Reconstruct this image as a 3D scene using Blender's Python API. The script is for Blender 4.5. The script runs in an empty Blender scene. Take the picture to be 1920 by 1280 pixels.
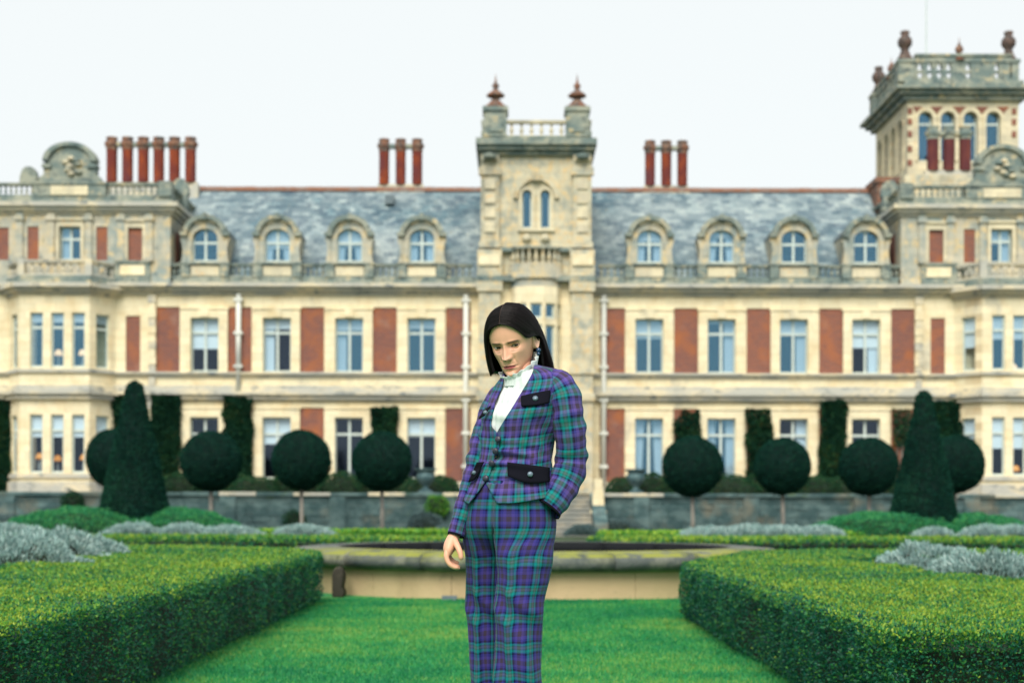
import bpy, math, random
import numpy as np
from mathutils import Vector, Matrix, Euler, noise as mnoise

random.seed(7)
RNG = np.random.default_rng(11)
SC = bpy.context.scene
R = math.radians

# ------------------------------------------------------------------ camera, sky, sun, exposure
EYE = 1.05            # lens height above the lawn
FPX = 2880.0          # focal length in pixels of the 1920 px wide photograph
HOR = 952.0           # picture row of the horizon
cam_data = bpy.data.cameras.new("camera")
cam = bpy.data.objects.new("camera", cam_data)
SC.collection.objects.link(cam)
cam.location = (0, 0, EYE)
cam.rotation_euler = Euler((R(90), 0, 0))
cam.rotation_euler = (Matrix.Rotation(R(-0.16), 3, 'Y') @ Matrix.Rotation(R(90), 3, 'X')).to_euler()
cam_data.sensor_width = 36
cam_data.lens = 54
cam_data.shift_y = (HOR - 640) / 1920
cam_data.clip_end = 3000
cam_data.clip_start = 0.1
cam_data.dof.use_dof = True
cam_data.dof.focus_distance = 4.93
cam_data.dof.aperture_fstop = 3.7
SC.camera = cam

SUN_EL, SUN_AZ = R(46), R(190)        # azimuth measured from +Y towards +X: behind the camera, to its left
world = bpy.data.worlds.new("World")
SC.world = world
world.use_nodes = True
wn = world.node_tree
wn.nodes.clear()
wo = wn.nodes.new('ShaderNodeOutputWorld')
wb = wn.nodes.new('ShaderNodeBackground')
sky = wn.nodes.new('ShaderNodeTexSky')
sky.sky_type = 'NISHITA'
sky.sun_disc = False
sky.sun_elevation = SUN_EL
sky.sun_rotation = SUN_AZ
sky.dust_density = 3.0
mx = wn.nodes.new('ShaderNodeMix')
mx.data_type = 'RGBA'
mx.inputs['Factor'].default_value = 0.93       # an even cloud sheet over the clear sky
mx.inputs['B'].default_value = (3.74, 3.88, 3.82, 1)
wn.links.new(sky.outputs['Color'], mx.inputs['A'])
wn.links.new(mx.outputs['Result'], wb.inputs['Color'])
wb.inputs['Strength'].default_value = 0.1
wn.links.new(wb.outputs['Background'], wo.inputs['Surface'])

sd = bpy.data.lights.new("sun", 'SUN')
sd.energy = 1.5
sd.angle = R(35)
sd.color = (1.0, 0.95, 0.86)
sun = bpy.data.objects.new("sun", sd)
SC.collection.objects.link(sun)
sdir = Vector((math.sin(SUN_AZ) * math.cos(SUN_EL), math.cos(SUN_AZ) * math.cos(SUN_EL), math.sin(SUN_EL)))
sun.rotation_euler = sdir.to_track_quat('Z', 'Y').to_euler()
sun.location = (-20, -30, 60)

SC.view_settings.view_transform = 'Standard'
SC.view_settings.look = 'None'
SC.view_settings.exposure = 1.34
SC.view_settings.gamma = 1
SC.view_settings.use_curve_mapping = False
SC.render.engine = 'CYCLES'
SC.cycles.use_denoising = True
SC.cycles.max_bounces = 6
SC.cycles.diffuse_bounces = 3
SC.cycles.transparent_max_bounces = 10
SC.cycles.caustics_reflective = False
SC.cycles.caustics_refractive = False

# ------------------------------------------------------------------ object helpers
WLOC = {}

def tag(o, label=None, cat=None, group=None, kind=None):
    if label: o['label'] = label
    if cat: o['category'] = cat
    if group: o['group'] = group
    if kind: o['kind'] = kind
    return o

def thing(name, label, cat, loc=(0, 0, 0), group=None):
    o = bpy.data.objects.new(name, None)
    o.empty_display_size = 0.2
    SC.collection.objects.link(o)
    o.location = loc
    WLOC[o] = Vector(loc)
    return tag(o, label, cat, group)

def place(name, me, parent=None, loc=(0, 0, 0), rot=None):
    """link a mesh whose own origin stands at the world point loc"""
    o = bpy.data.objects.new(name, me)
    SC.collection.objects.link(o)
    loc = Vector(loc)
    if parent is not None:
        o.parent = parent
        o.location = loc - WLOC[parent]
    else:
        o.location = loc
    if rot is not None:
        o.rotation_euler = rot
    WLOC[o] = loc
    return o

def np_mesh(name, v, f, mats=(), attr=None, smooth=False, uv=None, mi=None):
    """v (N,3), f (M,k) numpy arrays; attr = {name: per-face floats}; uv = per-vertex (N,2)"""
    me = bpy.data.meshes.new(name)
    v = np.asarray(v, dtype=np.float32)
    f = np.asarray(f, dtype=np.int32)
    k = f.shape[1]
    me.vertices.add(len(v))
    me.vertices.foreach_set('co', v.ravel())
    me.loops.add(f.size)
    me.loops.foreach_set('vertex_index', f.ravel())
    me.polygons.add(len(f))
    me.polygons.foreach_set('loop_start', np.arange(0, f.size, k, dtype=np.int32))
    if smooth:
        me.polygons.foreach_set('use_smooth', np.ones(len(f), dtype=bool))
    if mi is not None:
        me.polygons.foreach_set('material_index', np.asarray(mi, dtype=np.int32))
    me.update(calc_edges=True)
    if uv is not None:
        ul = me.uv_layers.new(name='UVMap')
        ul.data.foreach_set('uv', np.asarray(uv, dtype=np.float32)[f.ravel()].ravel())
    if attr:
        for an, av in attr.items():
            av = np.asarray(av, dtype=np.float32)
            if av.ndim == 2:
                a = me.attributes.new(an, 'FLOAT_COLOR', 'POINT')
                a.data.foreach_set('color', np.c_[av, np.ones(len(av), np.float32)].ravel())
            else:
                a = me.attributes.new(an, 'FLOAT', 'FACE')
                a.data.foreach_set('value', av)
    for m in mats:
        me.materials.append(m)
    return me

class MB:
    def __init__(s):
        s.v, s.f, s.m = [], [], []
    def add(s, vs, fs, mi=0):
        n = len(s.v)
        s.v += [tuple(p) for p in vs]
        s.f += [tuple(i + n for i in f) for f in fs]
        s.m += [mi] * len(fs)
        return s
    def quad(s, a, b, c, d, mi=0):
        return s.add([a, b, c, d], [(0, 1, 2, 3)], mi)
    def hexa(s, p, mi=0):
        return s.add(p, [(0, 3, 2, 1), (4, 5, 6, 7), (0, 1, 5, 4), (1, 2, 6, 5), (2, 3, 7, 6), (3, 0, 4, 7)], mi)
    def box(s, x0, x1, y0, y1, z0, z1, mi=0):
        return s.hexa([(x0, y0, z0), (x1, y0, z0), (x1, y1, z0), (x0, y1, z0),
                       (x0, y0, z1), (x1, y0, z1), (x1, y1, z1), (x0, y1, z1)], mi)
    def prism_y(s, poly, y0, y1, mi=0):
        """polygon in x,z (counter-clockwise seen from the camera), extruded from y0 to y1"""
        n = len(poly)
        vs = [(x, y0, z) for x, z in poly] + [(x, y1, z) for x, z in poly]
        fs = [tuple(range(n)), tuple(range(2 * n - 1, n - 1, -1))]
        fs += [((i + 1) % n, i, i + n, (i + 1) % n + n) for i in range(n)]
        return s.add(vs, fs, mi)
    def prism_z(s, poly, z0, z1, mi=0):
        n = len(poly)
        vs = [(x, y, z0) for x, y in poly] + [(x, y, z1) for x, y in poly]
        fs = [tuple(range(n - 1, -1, -1)), tuple(range(n, 2 * n))]
        fs += [(i, (i + 1) % n, (i + 1) % n + n, i + n) for i in range(n)]
        return s.add(vs, fs, mi)
    def lathe(s, prof, cx=0, cy=0, seg=12, mi=0):
        n = len(prof)
        vs = []
        for r, z in prof:
            for k in range(seg):
                a = 2 * math.pi * k / seg
                vs.append((cx + r * math.cos(a), cy + r * math.sin(a), z))
        fs = []
        for i in range(n - 1):
            for k in range(seg):
                k2 = (k + 1) % seg
                fs.append((i * seg + k, i * seg + k2, (i + 1) * seg + k2, (i + 1) * seg + k))
        fs.append(tuple(range(seg - 1, -1, -1)))
        fs.append(tuple((n - 1) * seg + k for k in range(seg)))
        return s.add(vs, fs, mi)
    def tube(s, pts, rad, seg=8, mi=0):
        pts = [Vector(p) for p in pts]
        if not hasattr(rad, '__len__'): rad = [rad] * len(pts)
        vs, fs = [], []
        up = Vector((0, 0, 1))
        d0 = (pts[1] - pts[0]).normalized()
        side = d0.cross(up)
        if side.length < 1e-3: side = d0.cross(Vector((0, 1, 0)))
        side.normalize()
        for i, p in enumerate(pts):
            d = (pts[min(i + 1, len(pts) - 1)] - pts[max(i - 1, 0)]).normalized()
            side = (side - d * side.dot(d)).normalized()
            w = d.cross(side)
            for k in range(seg):
                a = 2 * math.pi * k / seg
                vs.append(p + (side * math.cos(a) + w * math.sin(a)) * rad[i])
        for i in range(len(pts) - 1):
            for k in range(seg):
                k2 = (k + 1) % seg
                fs.append((i * seg + k, i * seg + k2, (i + 1) * seg + k2, (i + 1) * seg + k))
        fs.append(tuple(range(seg - 1, -1, -1)))
        fs.append(tuple((len(pts) - 1) * seg + k for k in range(seg)))
        return s.add(vs, fs, mi)
    def mesh(s, name, mats, smooth=False, org=(0, 0, 0)):
        me = bpy.data.meshes.new(name)
        ox, oy, oz = org
        me.from_pydata([(x - ox, y - oy, z - oz) for x, y, z in s.v], [], s.f)
        if not isinstance(mats, (list, tuple)): mats = [mats]
        for m in mats: me.materials.append(m)
        me.polygons.foreach_set('material_index', s.m)
        if smooth: me.polygons.foreach_set('use_smooth', [True] * len(s.f))
        me.update()
        return me
    def build(s, name, mats, parent=None, smooth=False, bevel=0):
        org = WLOC[parent] if parent is not None else Vector((0, 0, 0))
        o = place(name, s.mesh(name, mats, smooth, org), parent, org)
        if bevel:
            b = o.modifiers.new('bevel', 'BEVEL'); b.width = bevel; b.segments = 2; b.limit_method = 'ANGLE'
        return o

# ------------------------------------------------------------------ materials
def new_mat(name):
    m = bpy.data.materials.new(name)
    m.use_nodes = True
    nt = m.node_tree
    bs = nt.nodes['Principled BSDF']
    return m, nt, bs

def nd(nt, typ, **kw):
    n = nt.nodes.new(typ)
    for k, v in kw.items():
        if k in n.inputs: n.inputs[k].default_value = v
        else: setattr(n, k, v)
    return n

def mixc(nt, fac, a, b, blend='MIX'):
    m = nt.nodes.new('ShaderNodeMix'); m.data_type = 'RGBA'; m.blend_type = blend
    for sock, val in (('Factor', fac), ('A', a), ('B', b)):
        if hasattr(val, 'is_output'): nt.links.new(val, m.inputs[sock])
        elif sock == 'Factor': m.inputs[sock].default_value = val
        else: m.inputs[sock].default_value = (*val, 1)
    return m.outputs['Result']

def rng01(nt, val, lo, hi, a=0.0, b=1.0):
    r = nd(nt, 'ShaderNodeMapRange')
    nt.links.new(val, r.inputs['Value'])
    r.inputs['From Min'].default_value = lo; r.inputs['From Max'].default_value = hi
    r.inputs['To Min'].default_value = a; r.inputs['To Max'].default_value = b
    return r.outputs['Result']

def mathn(nt, op, a, b=None, clamp=False):
    m = nt.nodes.new('ShaderNodeMath'); m.operation = op; m.use_clamp = clamp
    for i, val in enumerate((a, b)):
        if val is None: continue
        if hasattr(val, 'is_output'): nt.links.new(val, m.inputs[i])
        else: m.inputs[i].default_value = val
    return m.outputs[0]

def pos(nt, scale=(1, 1, 1)):
    g = nt.nodes.new('ShaderNodeNewGeometry')
    mp = nt.nodes.new('ShaderNodeMapping')
    mp.inputs['Scale'].default_value = scale
    nt.links.new(g.outputs['Position'], mp.inputs['Vector'])
    return mp.outputs['Vector']

def noise_fac(nt, scale, detail=4, stretch=(1, 1, 1), lo=0.4, hi=0.6, rough=0.6):
    n = nd(nt, 'ShaderNodeTexNoise', Scale=scale, Detail=detail, Roughness=rough)
    nt.links.new(pos(nt, stretch), n.inputs['Vector'])
    return rng01(nt, n.outputs['Fac'], lo, hi)

def layered(name, base, layers=(), rough=0.85, spec=0.25, bump=None, objrand=None, metal=0.0):
    """base colour, then (colour, scale, stretch, lo, hi) noise layers mixed over it"""
    m, nt, bs = new_mat(name)
    col = None
    for lc, sc, st, lo, hi in layers:
        fac = noise_fac(nt, sc, 5, st, lo, hi)
        col = mixc(nt, fac, base if col is None else col, lc)
    if objrand:
        oi = nt.nodes.new('ShaderNodeObjectInfo')
        f = rng01(nt, oi.outputs['Random'], 0, 1)
        col = mixc(nt, f, base if col is None else col, objrand, 'MULTIPLY')
    if col is None: bs.inputs['Base Color'].default_value = (*base, 1)
    else: nt.links.new(col, bs.inputs['Base Color'])
    bs.inputs['Roughness'].default_value = rough
    bs.inputs['Specular IOR Level'].default_value = spec
    bs.inputs['Metallic'].default_value = metal
    if bump:
        n = nd(nt, 'ShaderNodeTexNoise', Scale=bump[0], Detail=5)
        nt.links.new(pos(nt), n.inputs['Vector'])
        b = nd(nt, 'ShaderNodeBump', Strength=bump[1], Distance=bump[2])
        nt.links.new(n.outputs['Fac'], b.inputs['Height'])
        nt.links.new(b.outputs['Normal'], bs.inputs['Normal'])
    return m

def ashlar(name, base, layers, bw=0.9, bh=0.36, joint=(0.75, 0.72, 0.68), **kw):
    """stone with faint fine joints between the blocks"""
    m = layered(name, base, layers, **kw)
    nt = m.node_tree; bs = nt.nodes['Principled BSDF']
    src = bs.inputs['Base Color'].links[0].from_socket
    g = nt.nodes.new('ShaderNodeNewGeometry')
    sx = nt.nodes.new('ShaderNodeSeparateXYZ'); nt.links.new(g.outputs['Position'], sx.inputs[0])
    cx = nt.nodes.new('ShaderNodeCombineXYZ')
    s = mathn(nt, 'ADD', sx.outputs['X'], mathn(nt, 'MULTIPLY', sx.outputs['Y'], 0.8))
    nt.links.new(s, cx.inputs['X']); nt.links.new(sx.outputs['Z'], cx.inputs['Y'])
    br = nd(nt, 'ShaderNodeTexBrick', Scale=1.0)
    br.inputs['Brick Width'].default_value = bw; br.inputs['Row Height'].default_value = bh
    br.inputs['Mortar Size'].default_value = 0.012; br.inputs['Bias'].default_value = 0
    br.inputs['Color1'].default_value = (1, 1, 1, 1); br.inputs['Color2'].default_value = (0.84, 0.86, 0.87, 1)
    br.inputs['Mortar'].default_value = (*joint, 1)
    nt.links.new(cx.outputs[0], br.inputs['Vector'])
    nt.links.new(mixc(nt, 1.0, src, br.outputs['Color'], 'MULTIPLY'), bs.inputs['Base Color'])
    return m

M = {}
M['stone'] = ashlar('cream_stone', (0.74, 0.66, 0.46), [((0.55, 0.50, 0.38), 0.9, (1, 1, 1), 0.42, 0.7),
        ((0.36, 0.35, 0.29), 0.45, (1, 1, 0.45), 0.54, 0.74), ((0.75, 0.47, 0.20), 2.3, (1, 1, 2), 0.62, 0.72)], bump=(9, .25, .02))
M['stone_clean'] = ashlar('pale_stone', (0.86, 0.765, 0.53), [((0.76, 0.61, 0.36), 1.3, (1, 1, 1), 0.45, 0.75),
        ((0.42, 0.41, 0.35), 0.7, (1, 1, 0.5), 0.6, 0.8)], bump=(9, .25, .02))
M['worn'] = layered('lichened_stone', (0.155, 0.205, 0.195), [((0.33, 0.345, 0.28), 1.1, (1, 1, 1.4), 0.43, 0.60),
        ((0.56, 0.46, 0.27), 2.4, (1, 1, 1), 0.57, 0.70), ((0.05, 0.08, 0.09), 2.6, (1, 1, 1.4), 0.54, 0.70)], bump=(12, .4, .03))
M['tower_stone'] = ashlar('mottled_tower_stone', (0.60, 0.55, 0.40), [((0.34, 0.36, 0.31), 1.4, (1, 1, 1), 0.46, 0.66),
        ((0.68, 0.52, 0.29), 3.2, (1, 1, 1), 0.5, 0.65), ((0.20, 0.21, 0.18), 0.6, (1, 1, .4), 0.58, 0.76)], bump=(9, .3, .03))
M['upper'] = ashlar('weathered_upper_stone', (0.54, 0.50, 0.39), [((0.30, 0.35, 0.33), 0.8, (1, 1, .7), 0.42, 0.60),
        ((0.66, 0.53, 0.31), 1.9, (1, 1, 1), 0.50, 0.64), ((0.16, 0.20, 0.20), 2.2, (1, 1, .8), 0.60, 0.72)], bump=(9, .3, .03))
M['ledge'] = layered('grey_ledge_stone', (0.44, 0.44, 0.39), [((0.68, 0.60, 0.42), 0.8, (1, 1, 2), 0.45, 0.6),
        ((0.20, 0.23, 0.24), 1.6, (1, 1, 2), 0.52, 0.68)], bump=(12, .3, .02))
def brick_mat():
    m, nt, bs = new_mat('red_brick')
    g = nt.nodes.new('ShaderNodeNewGeometry')
    sx = nt.nodes.new('ShaderNodeSeparateXYZ'); nt.links.new(g.outputs['Position'], sx.inputs[0])
    cx = nt.nodes.new('ShaderNodeCombineXYZ')
    nt.links.new(mathn(nt, 'ADD', sx.outputs['X'], sx.outputs['Y']), cx.inputs['X']); nt.links.new(sx.outputs['Z'], cx.inputs['Y'])
    br = nd(nt, 'ShaderNodeTexBrick', Scale=1.0)
    br.inputs['Brick Width'].default_value = 0.235; br.inputs['Row Height'].default_value = 0.077
    br.inputs['Mortar Size'].default_value = 0.008
    br.inputs['Color1'].default_value = (0.29, 0.095, 0.055, 1); br.inputs['Color2'].default_value = (0.19, 0.075, 0.058, 1)
    br.inputs['Mortar'].default_value = (0.30, 0.17, 0.12, 1)
    nt.links.new(cx.outputs[0], br.inputs['Vector'])
    c = mixc(nt, noise_fac(nt, 1.1, 5, (1, 1, 1), 0.48, 0.7), br.outputs['Color'], (0.42, 0.135, 0.045))
    c = mixc(nt, noise_fac(nt, 0.7, 5, (1.3, 1, 1), 0.6, 0.8), c, (0.36, 0.22, 0.16))
    oi = nt.nodes.new('ShaderNodeObjectInfo')
    c = mixc(nt, rng01(nt, oi.outputs['Random'], 0, 1, 0, .7), c, (0.72, 0.78, 0.95), 'MULTIPLY')
    nt.links.new(c, bs.inputs['Base Color'])
    bs.inputs['Roughness'].default_value = 0.9
    bp = nd(nt, 'ShaderNodeBump', Strength=0.5, Distance=0.01); nt.links.new(br.outputs['Fac'], bp.inputs['Height']); bp.invert = True
    nt.links.new(bp.outputs['Normal'], bs.inputs['Normal'])
    return m
M['brick'] = brick_mat()
M['flue'] = layered('chimney_brick', (0.15, 0.032, 0.024), [((0.28, 0.06, 0.018), 2.2, (1, 1, .4), 0.45, 0.65), ((0.12, 0.035, 0.04), 1.1, (1, 1, .6), 0.5, 0.7)], bump=(30, .4, .02))
M['flue_dark'] = layered('sooty_chimney_brick', (0.10, 0.028, 0.032), [((0.16, 0.045, 0.035), 2.2, (1, 1, .4), 0.45, 0.65)], bump=(30, .4, .02))
M['cap'] = layered('weathered_terracotta', (0.21, 0.095, 0.06), [((0.09, 0.08, 0.075), 3, (1, 1, 1), 0.42, 0.60), ((0.34, 0.21, 0.14), 5, (1, 1, 1), 0.5, 0.7)], bump=(14, .4, .02))
M['urn'] = layered('sooty_urn_stone', (0.13, 0.085, 0.07), [((0.06, 0.055, 0.055), 3, (1, 1, 1), .44, .6), ((0.26, 0.20, 0.15), 4, (1, 1, 1), .55, .7)], bump=(14, .4, .02))
M['ridge'] = layered('terracotta_ridge', (0.30, 0.15, 0.10), [((0.28, 0.20, 0.17), 1.5, (1, 1, 1), 0.45, 0.62), ((0.62, 0.25, 0.06), 2.5, (1, 1, 1), 0.66, 0.72)])
def slate_mat():
    m, nt, bs = new_mat('lichened_slate')
    base = mixc(nt, noise_fac(nt, 0.33, 6, (1, 1, 1), 0.38, 0.66, .6), (0.10, 0.185, 0.225), (0.40, 0.46, 0.455))
    base = mixc(nt, noise_fac(nt, 3.0, 3, (.8, 1, 1.6), 0.52, 0.74), base, (0.44, 0.50, 0.48))
    base = mixc(nt, noise_fac(nt, 1.3, 3, (1, 1, .6), 0.56, 0.78), base, (0.05, 0.095, 0.15))
    base = mixc(nt, noise_fac(nt, 5.0, 4, (1, 1, 1), 0.66, 0.72), base, (0.33, 0.28, 0.16))
    at = nt.nodes.new('ShaderNodeAttribute'); at.attribute_name = 'tint'
    oi = nt.nodes.new('ShaderNodeObjectInfo')
    r = mathn(nt, 'FRACT', mathn(nt, 'ADD', at.outputs['Fac'], oi.outputs['Random']))
    base = mixc(nt, rng01(nt, r, 0, 1, 0, 1), base, (0.38, 0.46, 0.54), 'MULTIPLY')
    nt.links.new(base, bs.inputs['Base Color'])
    bs.inputs['Roughness'].default_value = 0.62
    return m
M['slate'] = slate_mat()
M['lead'] = layered('grey_lead', (0.13, 0.17, 0.19), [((0.24, 0.28, 0.29), 2, (1, 1, 1), .45, .65)], rough=.6)
M['joinery'] = layered('white_joinery', (0.56, 0.64, 0.60), [((0.46, 0.54, 0.53), 3, (1, 1, 1), .45, .7)], rough=.5)
M['pipe'] = layered('pale_pipe_paint', (0.68, 0.70, 0.64), [((0.40, 0.42, 0.40), 1.4, (1, 1, .3), .45, .7)], rough=.5)
M['blind'] = layered('white_blind', (0.86, 0.90, 0.90), rough=.8)
M['curtain'] = layered('pale_curtain', (0.74, 0.82, 0.86), rough=.9)
M['curtain_warm'] = layered('ochre_curtain', (0.45, 0.22, 0.07), rough=.9)
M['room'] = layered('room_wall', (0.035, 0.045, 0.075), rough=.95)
def glass_mat(name, refl, tint):
    m, nt, bs = new_mat(name)
    out = nt.nodes['Material Output']
    tr = nd(nt, 'ShaderNodeBsdfTransparent'); tr.inputs['Color'].default_value = (.88, .93, .96, 1)
    gl = nd(nt, 'ShaderNodeBsdfGlossy', Roughness=0.06); gl.inputs['Color'].default_value = (*tint, 1)
    ms = nt.nodes.new('ShaderNodeMixShader')
    ms.inputs[0].default_value = refl + .04; nt.links.new(tr.outputs[0], ms.inputs[1]); nt.links.new(gl.outputs[0], ms.inputs[2])
    nt.links.new(ms.outputs[0], out.inputs['Surface'])
    return m
M['glass'] = glass_mat('old_window_glass', 0.13, (.30, .62, .86))
M['glass_dim'] = glass_mat('dim_window_glass', 0.0, (.6, .75, 1))
def emit_mat(name, col, em, s):
    m, nt, bs = new_mat(name)
    bs.inputs['Base Color'].default_value = (*col, 1)
    bs.inputs['Emission Color'].default_value = (*em, 1); bs.inputs['Emission Strength'].default_value = s
    return m
M['shade'] = emit_mat('lit_lamp_shade', (.8, .6, .4), (1.0, .62, .30), .6)
M['shade_amber'] = emit_mat('amber_lamp_shade', (.7, .35, .1), (1.0, .36, .05), .3)
M['terr_stone'] = layered('terrace_stone', (0.048, 0.095, 0.10), [((0.12, 0.19, 0.19), 1.2, (1, 1, 1.6), .44, .62), ((0.20, 0.18, 0.13), 0.5, (1, 1, 1), .54, .70),
        ((0.06, 0.085, 0.085), 2.0, (1, 1, 2), .58, .72), ((0.10, 0.16, 0.08), 0.8, (1, 1, 2), .62, .72)], bump=(8, .5, .03))

# picture position -> world point on the plane at distance y
def PX(px, y): return (px - 960) / FPX * y
def PZ(py, y): return EYE + (HOR - py) / FPX * y
# ------------------------------------------------------------------ ground
TERR = 1.55
g = MB()
g.quad((-600, -200, 0), (600, -200, 0), (600, 900, 0), (-600, 900, 0))
M['soil'] = layered('garden_soil', (0.030, 0.040, 0.026), [((0.05, 0.10, 0.04), 0.5, (1, 1, 1), .45, .6)], bump=(20, .6, .03))
tag(g.build('ground', M['soil']), kind='structure')
g = MB()
g.box(-60, 60, 60.3, 120, 0.0, TERR)
M['gravel'] = layered('terrace_gravel', (0.22, 0.19, 0.14), [((0.12, 0.11, 0.09), 6, (1, 1, 1), .45, .6)], bump=(30, .6, .03))
tag(g.build('terrace', M['gravel']), kind='structure')

# ------------------------------------------------------------------ the house
YF = 72.0
CX = PX(1003, YF)
H = thing('country_house', 'long cream stone and red brick country house with towers and slate roof', 'house', (CX, YF, TERR))
def X(px): return PX(px, YF)
def Z(py): return PZ(py, YF)

class Frame:
    """a wall plane: origin, direction along it; inward normal n"""
    def __init__(s, ox, oy, dx=1.0, dy=0.0):
        l = math.hypot(dx, dy); s.o = (ox, oy); s.d = (dx / l, dy / l); s.n = (-dy / l, dx / l)
    def p(s, u, z, dep=0.0):
        return (s.o[0] + s.d[0] * u + s.n[0] * dep, s.o[1] + s.d[1] * u + s.n[1] * dep, z)
    def hexa(s, mb, u0, u1, d0, d1, z0, z1, mi=0):
        mb.hexa([s.p(u0, z0, d0), s.p(u1, z0, d0), s.p(u1, z0, d1), s.p(u0, z0, d1),
                 s.p(u0, z1, d0), s.p(u1, z1, d0), s.p(u1, z1, d1), s.p(u0, z1, d1)], mi)
MAIN = Frame(0, YF)

def wall_face(mb, fr, u0, u1, z0, z1, holes, dep=0.3, mi=0):
    """front of a wall with rectangular holes (u0,u1,z0,z1,depth) and their reveals"""
    us = sorted({u0, u1} | {h[i] for h in holes for i in (0, 1)})
    zs = sorted({z0, z1} | {h[i] for h in holes for i in (2, 3)})
    us = [u for u in us if u0 <= u <= u1]; zs = [z for z in zs if z0 <= z <= z1]
    for a, b in zip(us[:-1], us[1:]):
        for c, d in zip(zs[:-1], zs[1:]):
            mu, mz = (a + b) / 2, (c + d) / 2
            if any(h[0] < mu < h[1] and h[2] < mz < h[3] for h in holes): continue
            mb.quad(fr.p(a, c), fr.p(b, c), fr.p(b, d), fr.p(a, d), mi)
    for h in holes:
        a, b, c, d = h[:4]; dp = h[4] if len(h) > 4 else dep
        mb.quad(fr.p(a, c), fr.p(a, c, dp), fr.p(a, d, dp), fr.p(a, d), mi)
        mb.quad(fr.p(b, c, dp), fr.p(b, c), fr.p(b, d), fr.p(b, d, dp), mi)
        mb.quad(fr.p(a, c), fr.p(b, c), fr.p(b, c, dp), fr.p(a, c, dp), mi)
        mb.quad(fr.p(a, d, dp), fr.p(b, d, dp), fr.p(b, d), fr.p(a, d), mi)

def arch_fill(mb, fr, u0, u1, zs, zt, dep0, dep1, mi=0, seg=10):
    """stone between a round arch (springing zs, crown zt) and the square head of its hole"""
    uc, r = (u0 + u1) / 2, (u1 - u0) / 2
    pts = [(uc - r * math.cos(math.pi * i / seg), zs + (zt - zs) * math.sin(math.pi * i / seg)) for i in range(seg + 1)]
    for (a, za), (b, zb) in zip(pts[:-1], pts[1:]):
        mb.quad(fr.p(a, za, dep0), fr.p(b, zb, dep0), fr.p(b, zt + .001, dep0), fr.p(a, zt + .001, dep0), mi)
        mb.quad(fr.p(a, za, dep1), fr.p(b, zb, dep1), fr.p(b, zb, dep0), fr.p(a, za, dep0), mi)

def arch_band(mb, fr, uc, zs, r0, r1, d0, d1, mi=0, seg=14, a0=0.0, a1=math.pi, squash=1.0):
    for i in range(seg):
        t0 = a0 + (a1 - a0) * i / seg; t1 = a0 + (a1 - a0) * (i + 1) / seg
        q = []
        for dd in (d0, d1):
            for t, r in ((t0, r0), (t0, r1), (t1, r1), (t1, r0)):
                q.append(fr.p(uc + r * math.cos(t), zs + r * math.sin(t) * squash, dd))
        mb.hexa(q, mi)

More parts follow.
